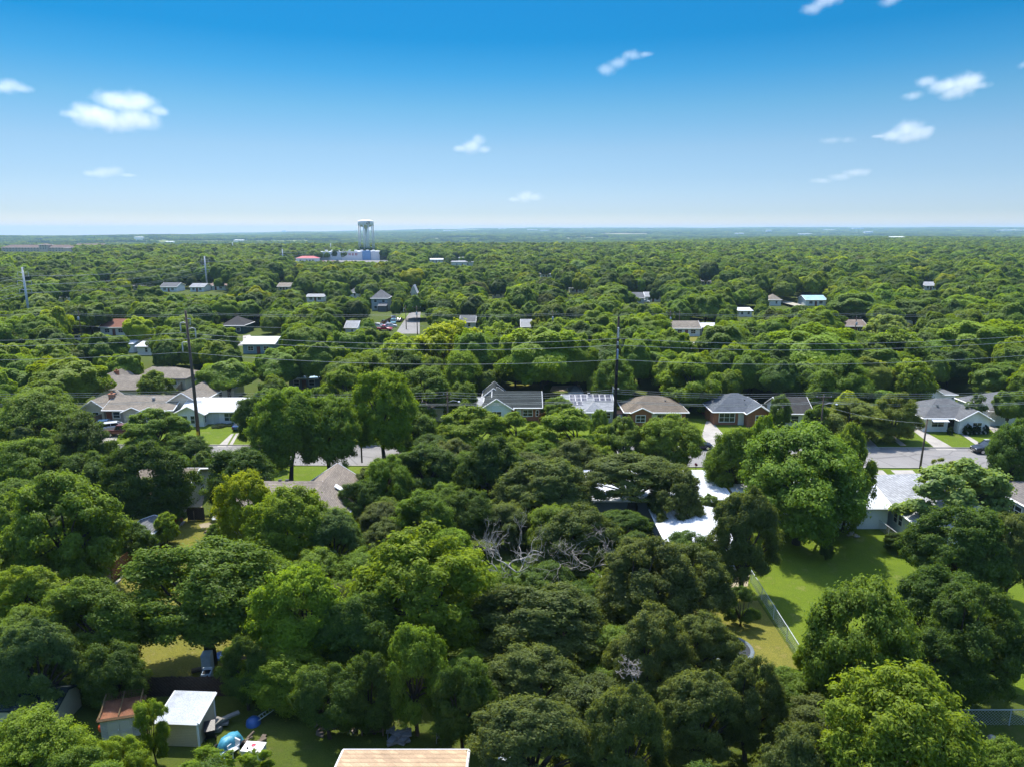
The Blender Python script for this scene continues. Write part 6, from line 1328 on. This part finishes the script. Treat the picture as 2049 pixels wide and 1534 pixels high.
for q in solo:
    _, d, x, y, r, H, px, py = q
    big = 'large' if r > 5 else 'small' if r < 3.2 else 'medium'
    kk = rng.choice(['e', 'e', 'm', 'o', 'p', 'e']) if d > 106 else rng.choice(['o', 'e', 'p'])
    cc = rng.choice(list('MMMBBBDOLYP'), p=[.24, .18, .12, .14, .1, .06, .11, .02, .01, .02, .0]) if d > 106 else rng.choice(list('MDOB'), p=[.3, .3, .3, .1])
    lx, ly, nm = min(LM, key=lambda m_: abs(m_[0] - px) + 1.6 * abs(m_[1] - py))
    rel = 'above' if ly - py > abs(lx - px) * .5 else 'below' if py - ly > abs(lx - px) * .5 else ('left of' if px < lx else 'right of')
    key = '%s %s tree %s %s' % (big, WORD[cc], rel, nm); named.setdefault(key, []).append(px); plan.append((key, px, kk, cc, x, y, r, H))
ORD = ['first', 'second', 'third', 'fourth', 'fifth', 'sixth', 'seventh', 'eighth', 'ninth', 'tenth', 'eleventh', 'twelfth']
for key, px, kk, cc, x, y, r, H in plan:
    al = sorted(named[key]); lab = key
    if len(al) > 1: lab = ORD[min(11, al.index(px))] + ' of %d ' % len(al) + key.replace(' tree ', ' trees ') + ' from left'
    plant(K[kk], x, y, r, H, COL[cc], lab, 'trees of the middle distance' if y > 106 else 'understorey trees of the near woods')
rest = [(x, y, r, H) for q in vis if id(q) not in solo_ids for (_, d, x, y, r, H, _, _) in (q,)]
# ------------------------------------------------------------------ the wood beyond: one mass nobody could count
LEAFI = leafmat('leaf_far', True)
pc = bpy.data.collections.new('wood_kinds')
def core(bm_pts): pass
def far_kind(i, n, size, lobes=1, seed=0):
    r_ = np.random.default_rng(100 + seed); P_, Nn, V = [], [], []
    if i < 14:
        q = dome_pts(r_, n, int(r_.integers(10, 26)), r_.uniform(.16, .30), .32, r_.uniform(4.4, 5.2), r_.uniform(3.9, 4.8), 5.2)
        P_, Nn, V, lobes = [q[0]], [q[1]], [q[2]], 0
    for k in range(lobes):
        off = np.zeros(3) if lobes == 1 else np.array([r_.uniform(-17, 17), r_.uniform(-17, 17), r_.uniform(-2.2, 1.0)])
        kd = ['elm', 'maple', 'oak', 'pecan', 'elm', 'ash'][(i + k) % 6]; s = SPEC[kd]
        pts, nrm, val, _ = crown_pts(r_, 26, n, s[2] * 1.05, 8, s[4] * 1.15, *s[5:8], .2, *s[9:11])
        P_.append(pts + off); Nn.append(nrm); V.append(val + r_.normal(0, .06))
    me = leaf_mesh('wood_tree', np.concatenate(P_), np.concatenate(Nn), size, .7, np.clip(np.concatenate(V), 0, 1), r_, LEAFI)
    # a dark heart so that no light shows through: limbs and inner leaves
    o = bpy.data.objects.new('wood_tree_%02d' % i, me); pc.objects.link(o); return o
for i in range(8): far_kind(i, 10000, .5, 1, i)
for i in range(8, 14): far_kind(i, 2200, .95, 1, i)
for i in range(14, 18): far_kind(i, 420, 2.2, 13, i)
pts, sc_, ti, vi, rz = [], [], [], [], []
def pick(t):
    j = rng.uniform(.93, 1.07, 3) * rng.uniform(.78, 1.16); c = COL[t]; return tuple(c[k] * j[k] * .92 for k in range(3))
def put(x, y, r, H, v, dz=0):
    pts.append((x, y, float(terrain(x, y)) + dz)); sc_.append((r / 5, r / 5, H / 9.7)); vi.append(v); rz.append(rng.uniform(0, 6.28))
    ti.append(pick(rng.choice(list('MMBDOLP'), p=[.3, .24, .2, .21, .01, .03, .01])))
for x, y, r, H in rest: put(x, y, r, H, rng.integers(0, 8))
def in_field(x, y):
    for fx_, fy_, rx, ry in field_areas:
        if ((x - fx_) / rx) ** 2 + ((y - fy_) / ry) ** 2 < 1: return True
    return False
def far_block(x, y, r, H): 
    if blocked(x, y, r, H) or in_field(x, y): return True
    if 670 < y < 788 and xs0 - 40 < x < xs1 + 30: return rng.uniform() < (.95 if y > 700 else .5)
    return False
for _ in range(60000 if FILL else 0):
    d = math.sqrt(rng.uniform(325 ** 2, 1150 ** 2)); a = rng.uniform(-.70, .70); x, y = d * math.sin(a), d * math.cos(a); r = rng.triangular(4.0, 5.6, 8.2) if _ < 34000 else rng.uniform(2.6, 4.4)
    H = min(15, 3.8 + r * rng.uniform(1.0, 1.5))
    if clash(x, y, r, .60) or far_block(x, y, r, H * 1.08): continue
    reg(x, y, r, 9); put(x, y, r, H, rng.integers(0, 8) if d < 550 else rng.integers(8, 14))
n2 = 0
for _ in range(70000 if FILL else 0):
    d = math.sqrt(rng.uniform(1100 ** 2, 2600 ** 2)); a = rng.uniform(-.72, .72); x, y = d * math.sin(a), d * math.cos(a); r = rng.uniform(5.5, 9.5)
    if in_field(x, y) or clash(x, y, r, .5) or blocked(x, y, r, 14): continue
    reg(x, y, r, 9); put(x, y, r, rng.uniform(9, 14), rng.integers(8, 14))
for _ in range(26000):
    d = math.sqrt(rng.uniform(2500 ** 2, 12000 ** 2)); a = rng.uniform(-.74, .74); x, y = d * math.sin(a), d * math.cos(a)
    if in_field(x, y): continue
    k = 1.0 + (d - 2500) / 6000
    put(x, y, 5 * k, 10 + 2 * k, rng.integers(14, 18), -1)
# sides and back, so the wood does not stop just outside the frame
for _ in range(2600):
    d = math.sqrt(rng.uniform(60 ** 2, 1200 ** 2)); a = rng.uniform(.72, 2 * math.pi - .72); x, y = d * math.sin(a), d * math.cos(a)
    put(x, y, rng.uniform(5, 9), rng.uniform(8, 12), rng.integers(8, 14))
me = bpy.data.meshes.new('woodland'); n = len(pts)
me.vertices.add(n); me.vertices.foreach_set('co', np.array(pts, np.float32).ravel())
for nm, ty, data in (('size', 'FLOAT_VECTOR', np.array(sc_, np.float32).ravel()),):
    at_ = me.attributes.new(nm, ty, 'POINT'); at_.data.foreach_set('vector', data)
at_ = me.attributes.new('spin', 'FLOAT_VECTOR', 'POINT'); at_.data.foreach_set('vector', np.array([(0, 0, q) for q in rz], np.float32).ravel())
at_ = me.attributes.new('tint', 'FLOAT_COLOR', 'POINT'); at_.data.foreach_set('color', np.array([(*q, 1) for q in ti], np.float32).ravel())
at_ = me.attributes.new('kind', 'INT', 'POINT'); at_.data.foreach_set('value', np.array(vi, np.int32))
wood = bpy.data.objects.new('woodland', me); col.objects.link(wood); tag(wood, 'unbroken green forest stretching to the horizon', 'forest', None, 'stuff')
ng = bpy.data.node_groups.new('wood', 'GeometryNodeTree'); ng.interface.new_socket('Geometry', in_out='INPUT', socket_type='NodeSocketGeometry'); ng.interface.new_socket('Geometry', in_out='OUTPUT', socket_type='NodeSocketGeometry')
gi, go = ng.nodes.new('NodeGroupInput'), ng.nodes.new('NodeGroupOutput')
ip = ng.nodes.new('GeometryNodeInstanceOnPoints'); ci = ng.nodes.new('GeometryNodeCollectionInfo'); ci.inputs['Collection'].default_value = pc; ci.inputs['Separate Children'].default_value = True; ci.inputs['Reset Children'].default_value = True
def attr(nm, ty):
    a = ng.nodes.new('GeometryNodeInputNamedAttribute'); a.data_type = ty; a.inputs['Name'].default_value = nm; return a.outputs['Attribute']
ng.links.new(gi.outputs[0], ip.inputs['Points']); ng.links.new(ci.outputs[0], ip.inputs['Instance']); ip.inputs['Pick Instance'].default_value = True
ng.links.new(attr('kind', 'INT'), ip.inputs['Instance Index']); ng.links.new(attr('spin', 'FLOAT_VECTOR'), ip.inputs['Rotation']); ng.links.new(attr('size', 'FLOAT_VECTOR'), ip.inputs['Scale'])
ng.links.new(ip.outputs[0], go.inputs[0])
md = wood.modifiers.new('wood', 'NODES'); md.node_group = ng
print('TREES', len(TREES), 'fill', len(fill), 'vis', len(vis), 'wood', n)
